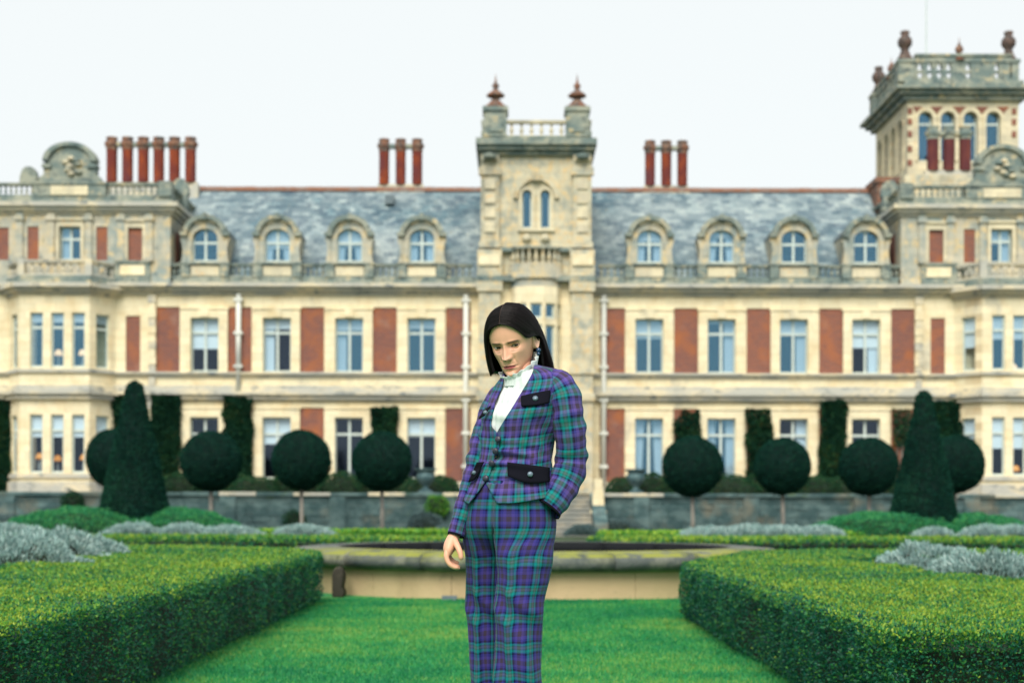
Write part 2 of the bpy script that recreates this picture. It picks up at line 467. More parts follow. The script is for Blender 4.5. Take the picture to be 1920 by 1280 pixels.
win_n = 0
def window(fr, u0, u1, z0, z1, dep=0.22, blind=0.0, half=0.0, curt=0, trans=0.36, mull=True, glass='glass', arched=False, room=True, roomcol='room', name='window'):
    """joinery set in a reveal: frame, panes, optional blinds, curtains and the room behind"""
    global win_n
    win_n += 1
    fw, t = 0.075, 0.07
    mb = MB(); d0, d1 = dep, dep + t
    zt = z1 - (z1 - z0) * trans
    uc = (u0 + u1) / 2
    fr.hexa(mb, u0, u0 + fw, d0, d1, z0, z1); fr.hexa(mb, u1 - fw, u1, d0, d1, z0, z1)
    fr.hexa(mb, u0 + fw, u1 - fw, d0, d1, z0, z0 + fw * 1.3); fr.hexa(mb, u0 + fw, u1 - fw, d0, d1, z1 - fw * .9, z1)
    if trans: fr.hexa(mb, u0 + fw, u1 - fw, d0 - .012, d1 - .012, zt - .055, zt + .055)
    if mull: fr.hexa(mb, uc - .055, uc + .055, d0 - .02, d1 - .02, z0 + .02, z1 - .02)
    w = mb.build(name, M['joinery'], H)
    cols = [(u0 + fw, uc - .05), (uc + .05, u1 - fw)] if mull else [(u0 + fw, u1 - fw)]
    rows = [(z0 + fw, zt - .05), (zt + .05, z1 - fw * .8)] if trans else [(z0 + fw, z1 - fw * .8)]
    for a, b in cols:
        for c, d in rows:
            q = MB(); fr.hexa(q, a, b, d0 + .03, d0 + .036, c, d)
            q.build('pane', M[glass], w)
    if blind:
        q = MB(); zb = z1 - (z1 - z0) * blind
        fr.hexa(q, u0 + .02, u1 - .02, d1 + .01, d1 + .02, zb, z1 - .02)
        fr.hexa(q, u0 + .02, u1 - .02, d1 + .008, d1 + .03, zb - .03, zb)
        q.build('blind', M['blind'], w)
    if curt:
        for side in ((0, 1) if curt in (2, 4) else (0,) if curt == 1 else (1,)):
            q = MB(); n = 9; wd = (u1 - u0) * (.30 if curt == 2 else .34 if curt == 4 else .36)
            prev = None
            for k in range(n + 1):
                f = k / n
                uu = (u0 + .03 + wd * f) if side == 0 else (u1 - .03 - wd * f)
                dd = d1 + .07 + .03 * math.sin(f * 19)
                tp = fr.p(uu, z1 - .03, dd)
                if curt == 4: uu2 = uu + (1 if side == 0 else -1) * -.12 * f
                else: uu2 = uu
                bt = fr.p(uu2, z0 + .05, dd)
                if prev: q.quad(prev[1], bt, tp, prev[0])
                prev = (tp, bt)
            q.build('curtain', M['curtain'], w)
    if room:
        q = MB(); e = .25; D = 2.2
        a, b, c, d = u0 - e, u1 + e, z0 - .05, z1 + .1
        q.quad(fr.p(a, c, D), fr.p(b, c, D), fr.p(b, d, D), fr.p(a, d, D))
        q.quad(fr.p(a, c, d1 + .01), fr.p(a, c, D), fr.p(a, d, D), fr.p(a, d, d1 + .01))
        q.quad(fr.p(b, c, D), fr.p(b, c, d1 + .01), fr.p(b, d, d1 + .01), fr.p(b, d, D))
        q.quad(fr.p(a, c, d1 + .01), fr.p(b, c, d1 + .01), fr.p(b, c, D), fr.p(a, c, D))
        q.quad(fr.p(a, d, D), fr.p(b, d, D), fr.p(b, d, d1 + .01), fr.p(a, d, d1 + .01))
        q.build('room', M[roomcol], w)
    return w

def baluster_mesh(h, r, m, key):
    prof = [(.9, 0), (.9, .08), (.45, .12), (.5, .18), (1.0, .34), (1.05, .42), (.6, .66), (.42, .78), (.62, .84), (.9, .9), (.9, 1.0)]
    return MB().lathe([(a * r, b * h) for a, b in prof], seg=8).mesh('baluster_' + key, m, True)
BAL = {}
def balustrade(fr, u0, u1, z0, z1, n, dep=0.0, th=.26, piers=(), m='worn', name='balustrade', rail=.11, base=.0, par=None):
    """rails with a row of balusters between them; each baluster an object"""
    mb = MB()
    fr.hexa(mb, u0, u1, dep - th / 2, dep + th / 2, z1 - rail, z1)
    fr.hexa(mb, u0, u1, dep - th / 2 - .02, dep + th / 2 + .02, z1 - rail * .35, z1 + .015)
    fr.hexa(mb, u0, u1, dep - th / 2, dep + th / 2, z0, z0 + max(base, .08))
    for a, b in piers:
        fr.hexa(mb, a, b, dep - th / 2 - .03, dep + th / 2 + .03, z0, z1 + .05)
    o = mb.build(name, M[m], H)
    zb = z0 + max(base, .08); hh = z1 - rail - zb
    key = '%.2f%s' % (hh, m)
    if key not in BAL: BAL[key] = baluster_mesh(hh, min(.10, hh * .16), M[m], key)
    for k in range(n):
        u = u0 + (u1 - u0) * (k + .5) / n
        if any(a - .06 < u < b + .06 for a, b in piers): continue
        place('baluster', BAL[key], o, fr.p(u, zb, dep))
    return o

# ---- main front: wall with window openings and brick recesses (positions in picture px at the wall plane)
OFF_W = [213.5, 349, 484.5, 620]                       # windows, either side of the middle
OFF_B = [(121, 168), (260, 305), (396, 441), (532, 577), (667, 711)]   # brick recesses
zS, zSill1, zHead1, zBr1 = Z(741), Z(699), Z(597), Z(577)
holes, panels = [], []
WD = 26.5
for s in (-1, 1):
    for o in OFF_W:
        c = 1003 + s * o
        holes.append((X(c - WD), X(c + WD), zSill1, zHead1, .32))
        holes.append((X(c - WD - 1), X(c + WD + 1), Z(899), Z(783), .32))
    for a, b in OFF_B + [(741, 768)]:
        lo, hi = (1003 + s * a, 1003 + s * b) if s > 0 else (1003 - b, 1003 - a)
        top1, topg = (577, 765) if a < 700 else (594, 765)
        panels.append((X(lo), X(hi), zSill1 - .02, Z(top1)))
        panels.append((X(lo), X(hi), Z(905), Z(topg)))
        holes += [(*panels[-2], .09), (*panels[-1], .09)]
    c = 1003 + s * 893.5                                  # behind the canted bays
    holes.append((X(c - 62), X(c + 62), Z(889), Z(783), .1))
    holes.append((X(c - 62), X(c + 62), Z(694), Z(587), .1))
XL, XR = X(-75), X(2081)
mb = MB()
wall_face(mb, MAIN, XL, XR, TERR, Z(545), holes)
# returns and top so that the shell is closed
mb.quad((XL, YF + 12, TERR), (XL, YF, TERR), (XL, YF, Z(545)), (XL, YF + 12, Z(545)))
mb.quad((XR, YF, TERR), (XR, YF + 12, TERR), (XR, YF + 12, Z(545)), (XR, YF, Z(545)))
mb.quad((XL, YF, Z(545)), (XR, YF, Z(545)), (XR, YF + 1.6, Z(545)), (XL, YF + 1.6, Z(545)))
mb.build('wall', M['stone_clean'], H)
for a, b, c, d in panels:
    q = MB(); MAIN.hexa(q, a - .01, b + .01, .055, .25, c - .01, d + .01)
    q.build('brick_panel', M['brick'], H)
# plinth, ledges, cornice
def ledge(u0, u1, rows, fr=MAIN, m='ledge', name='cornice', mi=None):
    q = MB()
    for py0, py1, out in rows:
        fr.hexa(q, u0, u1, -out, .05, Z(py1), Z(py0))
    return q.build(name, M[m], H)
ledge(XL, XR, [(903, 925, .12)], name='plinth', m='ledge')
ledge(XL, XR, [(699, 703, .22), (703, 709, .08)], name='sill_course')
ledge(XL, XR, [(724, 736, .10), (736, 742, .40), (742, 750, .24), (750, 753, .10)], name='string_course')
ledge(XL, XR, [(534, 541, .55), (541, 548, .34), (548, 555, .12)], name='cornice')
# raised stone surrounds of the windows
for s in (-1, 1):
    for o in OFF_W:
        c = 1003 + s * o
        for zt, zb, py in ((zHead1, zSill1, 1), (Z(783), Z(903), 0)):
            q = MB()
            a, b = X(c - WD), X(c + WD); w = .42
            MAIN.hexa(q, a - w, a, -.07, .02, zb, zt); MAIN.hexa(q, b, b + w, -.07, .02, zb, zt)
            MAIN.hexa(q, a - w, b + w, -.07, .02, zt, zt + .38)
            MAIN.hexa(q, a - w - .06, b + w + .06, -.12, .02, zt + .38, zt + .47)
            if py: MAIN.hexa(q, X(c) - .2, X(c) + .2, -.13, .02, zt + .03, zt + .37)
            q.build('window_surround', M['stone_clean'], H)
# windows: style from the photograph, left to right
ST1 = {-620: dict(blind=.55, half=0, glass='glass_dim'), -484.5: dict(blind=.18, curt=1, glass='glass_dim'), -349: dict(blind=.2, curt=1), -213.5: dict(blind=.17),
       213.5: dict(blind=.34), 349: dict(blind=.06, curt=3), 484.5: dict(blind=.27, curt=3), 620: dict(blind=.5, curt=3, glass='glass_dim')}
STG = {-620: dict(glass='glass_dim'), -484.5: dict(blind=.42, glass='glass_dim'), -349: dict(glass='glass_dim'), -213.5: dict(blind=.30, glass='glass_dim'),
       213.5: dict(curt=4), 349: dict(curt=2, glass='glass'), 484.5: dict(curt=3, glass='glass_dim'), 620: dict(glass='glass_dim')}
for o in sorted(ST1):
    c = 1003 + o
    window(MAIN, X(c - WD), X(c + WD), zSill1, zHead1, trans=.27, **ST1[o])
    window(MAIN, X(c - WD - 1), X(c + WD + 1), Z(899), Z(783), trans=.27, **STG[o])
# pavilion corner pilasters of alternating blocks
for s in (-1, 1):
    for py0, py1 in ((555, 699), (709, 724), (753, 903)):
        c = 1003 + s * 718
        n = max(1, round((py1 - py0) / 15))
        for k in range(n):
            a = Z(py1) + (Z(py0) - Z(py1)) * k / n; b = Z(py1) + (Z(py0) - Z(py1)) * (k + 1) / n - .02
            q = MB(); w = .19 if k % 2 else .15
            MAIN.hexa(q, X(c) - w, X(c) + w, -.12 - .03 * (k % 2), .02, a, b)
            q.build('quoin', M['stone_clean'] if k % 3 else M['ledge'], H)
# drainpipes
def pipe(px, top, bot, y=YF - .12):
    q = MB(); x = X(px)
    q.tube([(x, y, Z(bot)), (x, y, Z(top))], .125, 8)
    o = q.build('drainpipe', M['pipe'], H, True)
    for py in np.arange(top + 14, bot - 10, 62):
        q = MB(); q.box(x - .20, x + .20, y - .15, y + .14, Z(py), Z(py) + .14)
        q.build('bracket', M['pipe'], o)
pipe(447, 553, 735); pipe(873, 553, 908); pipe(1131, 553, 908)

# ---- parapet with pedestals and balustrades, dormers behind it
YP = YF + .10
PF = Frame(0, YP)
SCP = YP / YF
for p0, p1 in ((322, 893), (1113, 1684)):
    mb = MB(); PF.hexa(mb, X(p0), X(p1), 0, .35, Z(535), Z(520)); mb.build('parapet', M['worn'], H)
def dormer(c, st):
    a, b = X(c - 44), X(c + 44)
    # pedestal in the parapet with a cream panel between two piers
    q = MB()
    PF.hexa(q, a, b, -.10, .4, Z(534), Z(520)); PF.hexa(q, a, b, -.06, .4, Z(520), Z(499))
    PF.hexa(q, a - .03, a + .38, -.16, .3, Z(520.5), Z(497)); PF.hexa(q, b - .38, b + .03, -.16, .3, Z(520.5), Z(497))
    PF.hexa(q, a - .08, b + .08, -.20, .42, Z(497), Z(493.5))
    q.build('pedestal', M['worn'], H)
    q = MB(); PF.hexa(q, X(c - 26), X(c + 26), -.10, 0, Z(518), Z(500)); q.build('panel', M['stone'], H)
    # dormer face
    yd = YF + .55; F = Frame(0, yd)
    k = yd / YF
    xs = lambda d: PX(c, yd) + d * yd / FPX
    zz = lambda py: PZ(py, yd)
    q = MB()
    hole = (xs(-24), xs(24), zz(492), zz(430), .3)
    wall_face(q, F, xs(-36), xs(36), zz(520), zz(429), [hole])
    arch_fill(q, F, xs(-24), xs(24), zz(449), zz(430), 0, .3)
    # gable head above the opening: rounded
    n = 12; zsp, ztp = zz(429), zz(411)
    pts = [(xs(-36 * math.cos(math.pi * i / n)), zsp + (ztp - zsp) * math.sin(math.pi * i / n)) for i in range(n + 1)]
    for (u1, z1), (u2, z2) in zip(pts[:-1], pts[1:]):
        q.quad(F.p(u1, zsp), F.p(u2, zsp), F.p(u2, z2), F.p(u1, z1))
    # cheeks running back into the roof
    for sg in (-1, 1):
        u = xs(36 * sg)
        q.quad(F.p(u, zz(520)), F.p(u, zz(520), 4), F.p(u, zz(429), 4), F.p(u, zz(429)))
    # side scrolls
    for sg in (-1, 1):
        prof = [(36, 520), (45, 520), (46, 500), (43, 488), (41, 470), (43, 458), (46, 450), (43, 440), (36, 436)]
        poly = [(xs(sg * d), zz(py)) for d, py in prof]
        if sg < 0: poly = poly[::-1]
        q.prism_y(poly, yd - .06, yd + .35)
    o = q.build('dormer', M['upper'], H)
    # hood mould, keystone
    q = MB()
    arch_band(q, F, xs(0), zz(440), 32 * yd / FPX, 41 * yd / FPX, -.22, .4, seg=16, a0=.12, a1=math.pi - .12, squash=.86)
    q.box(xs(-3.5), xs(3.5), yd - .26, yd + .1, zz(414), zz(402))
    q.box(xs(-46), xs(-33), yd - .22, yd + .3, zz(444), zz(437)); q.box(xs(33), xs(46), yd - .22, yd + .3, zz(444), zz(437))
    q.build('hood', M['worn'], o)
    for sg in (-1, 1):
        q = MB(); arch_band(q, F, xs(0), zz(440), 26.5 * yd / FPX, 31.5 * yd / FPX, -.08, .1, seg=5, a0=math.pi / 2 + sg * .22 - (.5 if sg < 0 else 0), a1=math.pi / 2 + sg * .22 + (.5 if sg > 0 else 0), squash=.86)
        q.build('carved_block', M['stone'], o)
    # barrel roof
    q = MB()
    rr = 37 * yd / FPX
    for i in range(n):
        t0, t1 = math.pi * i / n, math.pi * (i + 1) / n
        q.quad(F.p(xs(0) + rr * math.cos(t0), zz(434) + rr * .72 * math.sin(t0), .1), F.p(xs(0) + rr * math.cos(t1), zz(434) + rr * .72 * math.sin(t1), .1),
               F.p(xs(0) + rr * math.cos(t1), zz(434) + rr * .72 * math.sin(t1), 5), F.p(xs(0) + rr * math.cos(t0), zz(434) + rr * .72 * math.sin(t0), 5))
    q.build('dormer_roof', M['lead'], o)
    window(F, hole[0], hole[1], hole[2], hole[3], trans=.42, **st)
DST = {-620: dict(), -484.5: dict(blind=.55, curt=4), -349: dict(blind=.5, curt=4), -213.5: dict(curt=2), 213.5: dict(curt=2, blind=.3), 349: dict(curt=4, blind=.2), 484.5: dict(), 620: dict()}
for o in sorted(DST):
    dormer(1003 + o, DST[o])
gaps = [(118, 168), (259, 303), (395, 439), (530, 574), (666, 702)]
for s in (-1, 1):
    for a, b in gaps:
        lo, hi = (1003 + a, 1003 + b) if s > 0 else (1003 - b, 1003 - a)
        balustrade(PF, X(lo), X(hi), Z(521), Z(495), 4, dep=.16)

# ---- slate roofs
YE, YR = YF + 1.35, 79.0
zE, zR = PZ(521, YE), PZ(358, YR)
sl = Vector((0, YR - YE, zR - zE)); SLN = sl.length; sl.normalize()
nrm = Vector((0, -sl.z, sl.y))
roof_tiles_singles = []
def roof(x0, x1, name, sign):
    q = MB()
    q.quad((x0, YE, zE), (x1, YE, zE), (x1, YR, zR), (x0, YR, zR))
    q.quad((x1, YR + 6, zE), (x0, YR + 6, zE), (x0, YR, zR), (x1, YR, zR))
    o = q.build(name, M['slate'], H)
    tw, te, th = .44, .30, .03
    rows = int(SLN / te); cols = int((x1 - x0) / tw)
    V, Fc, T = [], [], []
    singles = []
    for r in range(rows):
        for c in range(-1, cols + 1):
            a = x0 + (c + (.5 if r % 2 else 0) + random.uniform(-.03, .03)) * tw; b = a + tw - .02
            a, b = max(a, x0), min(b, x1)
            if b - a < .08: continue
            jit = random.uniform(0, .02)
            p0 = Vector((0, YE, zE)) + sl * (r * te - .02); p1 = p0 + sl * (te * 1.25)
            lo0 = p0 + nrm * (th + .02 + jit); hi0 = p1 + nrm * (th * .5)
            vs = [(a, lo0.y, lo0.z), (b, lo0.y, lo0.z), (b, hi0.y, hi0.z), (a, hi0.y, hi0.z), (a, lo0.y, lo0.z - th - jit), (b, lo0.y, lo0.z - th - jit)]
            full = (b - a) > tw - .05
            d_c = (a - x0) if sign > 0 else (x1 - b)
            if full and r >= rows - 13 and d_c < 5.2 and len(singles) < 150 :
                singles.append((a, r)); continue
            n = len(V); V += vs; Fc += [(n, n + 1, n + 2, n + 3), (n + 4, n + 5, n + 1, n)]; T += [random.random()] * 2
    me = np_mesh('roof_tiles', np.array(V) - np.array(WLOC[o]), np.array(Fc), [M['slate']], {'tint': T})
    tag(place('roof_tiles', me, o, WLOC[o]), kind='stuff')
    # single slates share one mesh
    w = tw - .02
    d0, d1 = nrm * (th + .03), sl * (te * 1.25) + nrm * (th * .5)
    vs = [(0, d0.y, d0.z), (w, d0.y, d0.z), (w, d1.y, d1.z), (0, d1.y, d1.z), (0, d0.y, d0.z - th), (w, d0.y, d0.z - th)]
    sm = np_mesh('roof_tile', np.array(vs), np.array([(0, 1, 2, 3), (4, 5, 1, 0)]), [M['slate']])
    for a, r in singles:
        p = Vector((a, YE, zE)) + sl * (r * te - .02)
        place('roof_tile', sm, o, p)
    q = MB()
    n = int((x1 - x0) / .5)
    for k in range(n):
        q.box(x0 + (x1 - x0) * k / n, x0 + (x1 - x0) * (k + 1) / n - .02, YR - .18, YR + .18, zR - .06, zR + .14 + random.uniform(0, .02))
    q.build('ridge', M['ridge'], o)
    return o
roofL = roof(PX(300, YE), PX(905, YE), 'roof', -1)
roofR = roof(PX(1100, YE), PX(1700, YE), 'roof', 1)
q = MB(); hp = Vector((PX(722, 78.3), 0, 0)); pv = Vector((PX(730, 78.2), 78.2, PZ(379, 78.2)))
q.box(pv.x - .22, pv.x + .22, pv.y - .55, pv.y + .1, pv.z - .2, pv.z + .25); q.build('roof_vent', M['lead'], H)

# ---- chimneys
def chimney(pxs, y, py_top, py_base, w, m='flue', capm='cap', basew=None, link=True):
    q = MB(); a, b = PX(pxs[0], y), PX(pxs[-1], y); wm = w / FPX * y
    q.box(a - wm * .75, b + wm * .75, y - .15, y + .55, PZ(py_base, y) - 1.2, PZ(py_base, y) - .02)
    q.box(a - wm * .62, b + wm * .62, y - .12, y + .45, PZ(py_base, y) - .02, PZ(py_base, y) + .12)
    o = q.build('chimney', M['ledge'], H)
    for p in pxs:
        x = PX(p, y); r = wm / 2
        q = MB(); q.lathe([(r, PZ(py_base, y) + .1), (r, PZ(py_top + 22, y))], x, y, 8)
        f = q.build('flue', M[m], o)
        q = MB(); zt = PZ(py_top, y)
        q.lathe([(r * 1.05, PZ(py_top + 24, y)), (r * 1.1, PZ(py_top + 17, y)), (r * 1.34, PZ(py_top + 16, y)), (r * 1.36, PZ(py_top + 9.5, y)), (r * 1.02, PZ(py_top + 8, y)), (r * .98, PZ(py_top + 3, y)), (r * 1.12, PZ(py_top + 2, y)), (r * 1.05, zt)], x, y, 8)
        q.build('flue_cap', M[capm], o)
    if link:
        q = MB(); q.box(a, b, y - .2, y + .2, PZ(py_top + 17, y), PZ(py_top + 10, y)); q.build('flue_link', M['worn'], o)
    return o
chimney([718.5, 749.5, 780.5], 79.0, 262, 351, 19)
chimney([1217, 1247.5, 1277.5], 79.0, 264, 352, 19)
chimney([208, 237.5, 267, 296, 325.5, 355.5], 78.5, 260, 348, 20.5)
chimney([1747, 1777, 1807.5], 77.0, 236, 322, 22, 'flue_dark', 'worn')

# ---- central tower
YT = 71.0
TF = Frame(0, YT)
def TX(px): return PX(px, YT)
def TZ(py): return PZ(py, YT)
q = MB()
h1 = (TX(977), TX(995.5), TZ(428), TZ(356), .3); h2 = (TX(1011.5), TX(1030), TZ(428), TZ(356), .3)
wall_face(q, TF, TX(905), TX(1102), TZ(530), TZ(290), [h1, h2])
for h in (h1, h2): arch_fill(q, TF, h[0], h[1], h[3] - (h[1] - h[0]) / 2, h[3], 0, .3)
for px, sg in ((905, -1), (1102, 1)):
    q.quad((TX(px), YT, TERR), (TX(px), YT + 6, TERR), (TX(px), YT + 6, TZ(290)), (TX(px), YT, TZ(290)))
q.quad((TX(905), YT, TZ(290)), (TX(1102), YT, TZ(290)), (TX(1102), YT + 6, TZ(290)), (TX(905), YT + 6, TZ(290)))
q.quad((TX(905), YT + 6, TERR), (TX(1102), YT + 6, TERR), (TX(1102), YT + 6, TZ(290)), (TX(905), YT + 6, TZ(290)))
tower = q.build('tower', M['tower_stone'], H)
q = MB()
wall_face(q, TF, TX(900), TX(1107), TERR, TZ(530), [(TX(970), TX(1037), TZ(700), TZ(560), .05), (TX(972), TX(1035), TERR + .02, TZ(770), .4)])
q.quad((TX(900), YT, TERR), (TX(900), YT + 1, TERR), (TX(900), YT + 1, TZ(530)), (TX(900), YT, TZ(530)))
q.quad((TX(1107), YT + 1, TERR), (TX(1107), YT, TERR), (TX(1107), YT, TZ(530)), (TX(1107), YT + 1, TZ(530)))
q.build('tower_base', M['stone_clean'], H)
q = MB(); TF.hexa(q, TX(972), TX(1035), .36, .44, TERR, TZ(770)); q.build('door', M['room'], H)
# corner pilasters in stages
for c in (917, 1090):
    q = MB()
    for py0, py1, w, out in ((292, 470, 17, .22), (316, 330, 21, .32), (298, 304, 15, .38), (455, 470, 20, .3), (470, 530, 23, .4), (530, 925, 20, .34), (530, 548, 24, .46), (690, 702, 24, .44), (738, 752, 24, .46)):
        TF.hexa(q, TX(c - w), TX(c + w), -out, .03, TZ(py1), TZ(py0))
    q.build('pilaster', M['tower_stone'], H)
    for py in (345, 372, 399, 426):
        q = MB(); TF.hexa(q, TX(c - 10), TX(c + 10), -.29, -.2, TZ(py + 11), TZ(py - 8)); q.build('raised_block', M['stone'], H)
    q = MB(); TF.hexa(q, TX(c - 19), TX(c + 19), -.5, 0, TZ(500), TZ(480)); q.build('raised_block', M['stone_clean'], H)
    q = MB(); q.lathe([(.05, TZ(304)), (.30, TZ(300)), (.32, TZ(294)), (.12, TZ(291))], TX(c), YT - .42, 10); q.build('console', M['worn'], H)
# hood arch and tracery
q = MB()
arch_band(q, TF, TX(1003.5), TZ(372), 34 * YT / FPX, 43 * YT / FPX, -.16, .02, seg=18)
TF.hexa(q, TX(1003.5) - .18, TX(1003.5) + .18, -.3, .02, TZ(340), TZ(326))
q.build('hood', M['tower_stone'], tower)
for h in (h1, h2):
    q = MB(); uc = (h[0] + h[1]) / 2; r = (h[1] - h[0]) / 2
    arch_band(q, TF, uc, h[3] - r, r, r + .13, -.07, .03, seg=10)
    TF.hexa(q, uc - r - .13, uc - r, -.07, .03, h[2], h[3] - r); TF.hexa(q, uc + r, uc + r + .13, -.07, .03, h[2], h[3] - r)
    TF.hexa(q, uc - r - .2, uc + r + .2, -.14, .03, h[2] - .15, h[2])
    q.build('window_surround', M['stone'], H)
    window(TF, h[0], h[1], h[2], h[3], trans=0, mull=False, glass='glass')
    q = MB(); q.lathe([(.05, TZ(455)), (.22, TZ(450)), (.22, TZ(444)), (.05, TZ(439))], uc, YT - .05, 12); q.build('roundel', M['stone'], H)
# cornice, parapet
q = MB()
for py0, py1, out, e in ((264, 276, .62, 14), (276, 284, .45, 10), (284, 292, .22, 4)):
    q.box(TX(905) - e * .025, TX(1102) + e * .025, YT - out, YT + 6.2, TZ(py1), TZ(py0))
q.box(TX(905), TX(1102), YT - .25, YT + 6, TZ(264), TZ(257))
q.build('cornice', M['worn'], tower)
for c in (927, 1080.5):
    q = MB()
    q.box(TX(c - 21), TX(c + 21), YT - .3, YT + .9, TZ(258), TZ(207)); q.box(TX(c - 24), TX(c + 24), YT - .38, YT + .98, TZ(211), TZ(203))
    q.box(TX(c - 14), TX(c + 14), YT - .36, YT, TZ(250), TZ(218))
    sg = -1 if c < 1000 else 1
    prof = [(21, 258), (27, 256), (27, 248), (23, 243), (26, 236), (27, 228), (22, 224)]
    poly = [(TX(c + sg * d), TZ(p)) for d, p in prof]
    if sg < 0: poly = poly[::-1]
    q.prism_y(poly, YT - .1, YT + .5)
    q.build('pier', M['worn'], tower)
    q = MB(); s_ = YT / FPX
    prof = [(23, 203), (24, 199), (19, 196), (14, 192), (10, 187), (6, 183), (7, 181), (16, 179), (18, 176.5), (13, 172), (6, 167), (4, 163), (7, 159.5), (6, 156), (2.6, 152), (1.2, 144), (.4, 136)]
    q.lathe([(r * s_, TZ(p)) for r, p in prof], TX(c), YT + .3, 12)
    q.build('finial', M['cap'], tower, True)
balustrade(Frame(0, YT), TX(948), TX(1060), TZ(258), TZ(227), 6, dep=.05, th=.3, m='stone')
# string between stages and the bowed balcony over the oriel
q = MB(); q.box(TX(897), TX(1110), YT - .3, YT, TZ(473), TZ(466)); q.box(TX(893), TX(1114), YT - .45, YT, TZ(529), TZ(519)); q.build('string_course', M['worn'], tower)
def bow(rx, ry, n=6, c=1003.5):
    return [(TX(c) + rx * math.sin(-math.pi / 2 + math.pi * i / n), YT - ry * math.cos(-math.pi / 2 + math.pi * i / n)) for i in range(n + 1)]
def bow_prism(mb, rx, ry, z0, z1, n=10): mb.prism_z(bow(rx, ry, n), z0, z1)
q = MB(); bow_prism(q, 1.38, .72, TZ(524), TZ(514)); bow_prism(q, 1.25, .64, TZ(514), TZ(496)); bow_prism(q, 1.15, .6, TZ(540), TZ(524)); q.build('balcony', M['upper'], tower)
q = MB(); bow_prism(q, 1.30, .68, TZ(469), TZ(465)); q.build('balcony_rail', M['worn'], tower)
bm_ = baluster_mesh(TZ(469) - TZ(496), .085, M['tower_stone'], 'bow')
for i in range(11):
    a = -math.pi / 2 + math.pi * (i + .5) / 11
    place('baluster', bm_, tower, (TX(1003.5) + 1.12 * math.sin(a), YT - .55 * math.cos(a), TZ(496)))
# oriel: five facets with lights
pts = bow(1.18, .88, 5)
q = MB()
oriel_fr = []
for i in range(5):
    (xa, ya), (xb, yb) = pts[i], pts[i + 1]
    f = Frame(xa, ya, xb - xa, yb - ya); L = math.hypot(xb - xa, yb - ya)
    hs = [(.09, L - .09, TZ(690), TZ(612), .2), (.09, L - .09, TZ(600), TZ(572), .2)]
    wall_face(q, f, 0, L, TZ(735), TZ(540), hs)
    oriel_fr.append((f, hs))
q.build('oriel', M['stone_clean'], H)
for f, hs in oriel_fr:
    for h in hs: window(f, h[0], h[1], h[2], h[3], dep=.12, trans=0, mull=False, room=False)
q = MB(); bow_prism(q, 1.3, .98, TZ(700), TZ(694), 5); bow_prism(q, 1.32, 1.0, TZ(752), TZ(735), 5); q.build('oriel_sill', M['ledge'], H)
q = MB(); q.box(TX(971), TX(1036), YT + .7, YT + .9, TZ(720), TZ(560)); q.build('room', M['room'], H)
q = MB()
for sg in (-1, 1): q.box(TX(1003.5 + sg * 42) - .28, TX(1003.5 + sg * 42) + .28, YT - .5, YT, TERR, TZ(752))
q.box(TX(955), TX(1052), YT - .75, YT, TZ(752), TZ(742)); q.build('porch', M['stone_clean'], H)

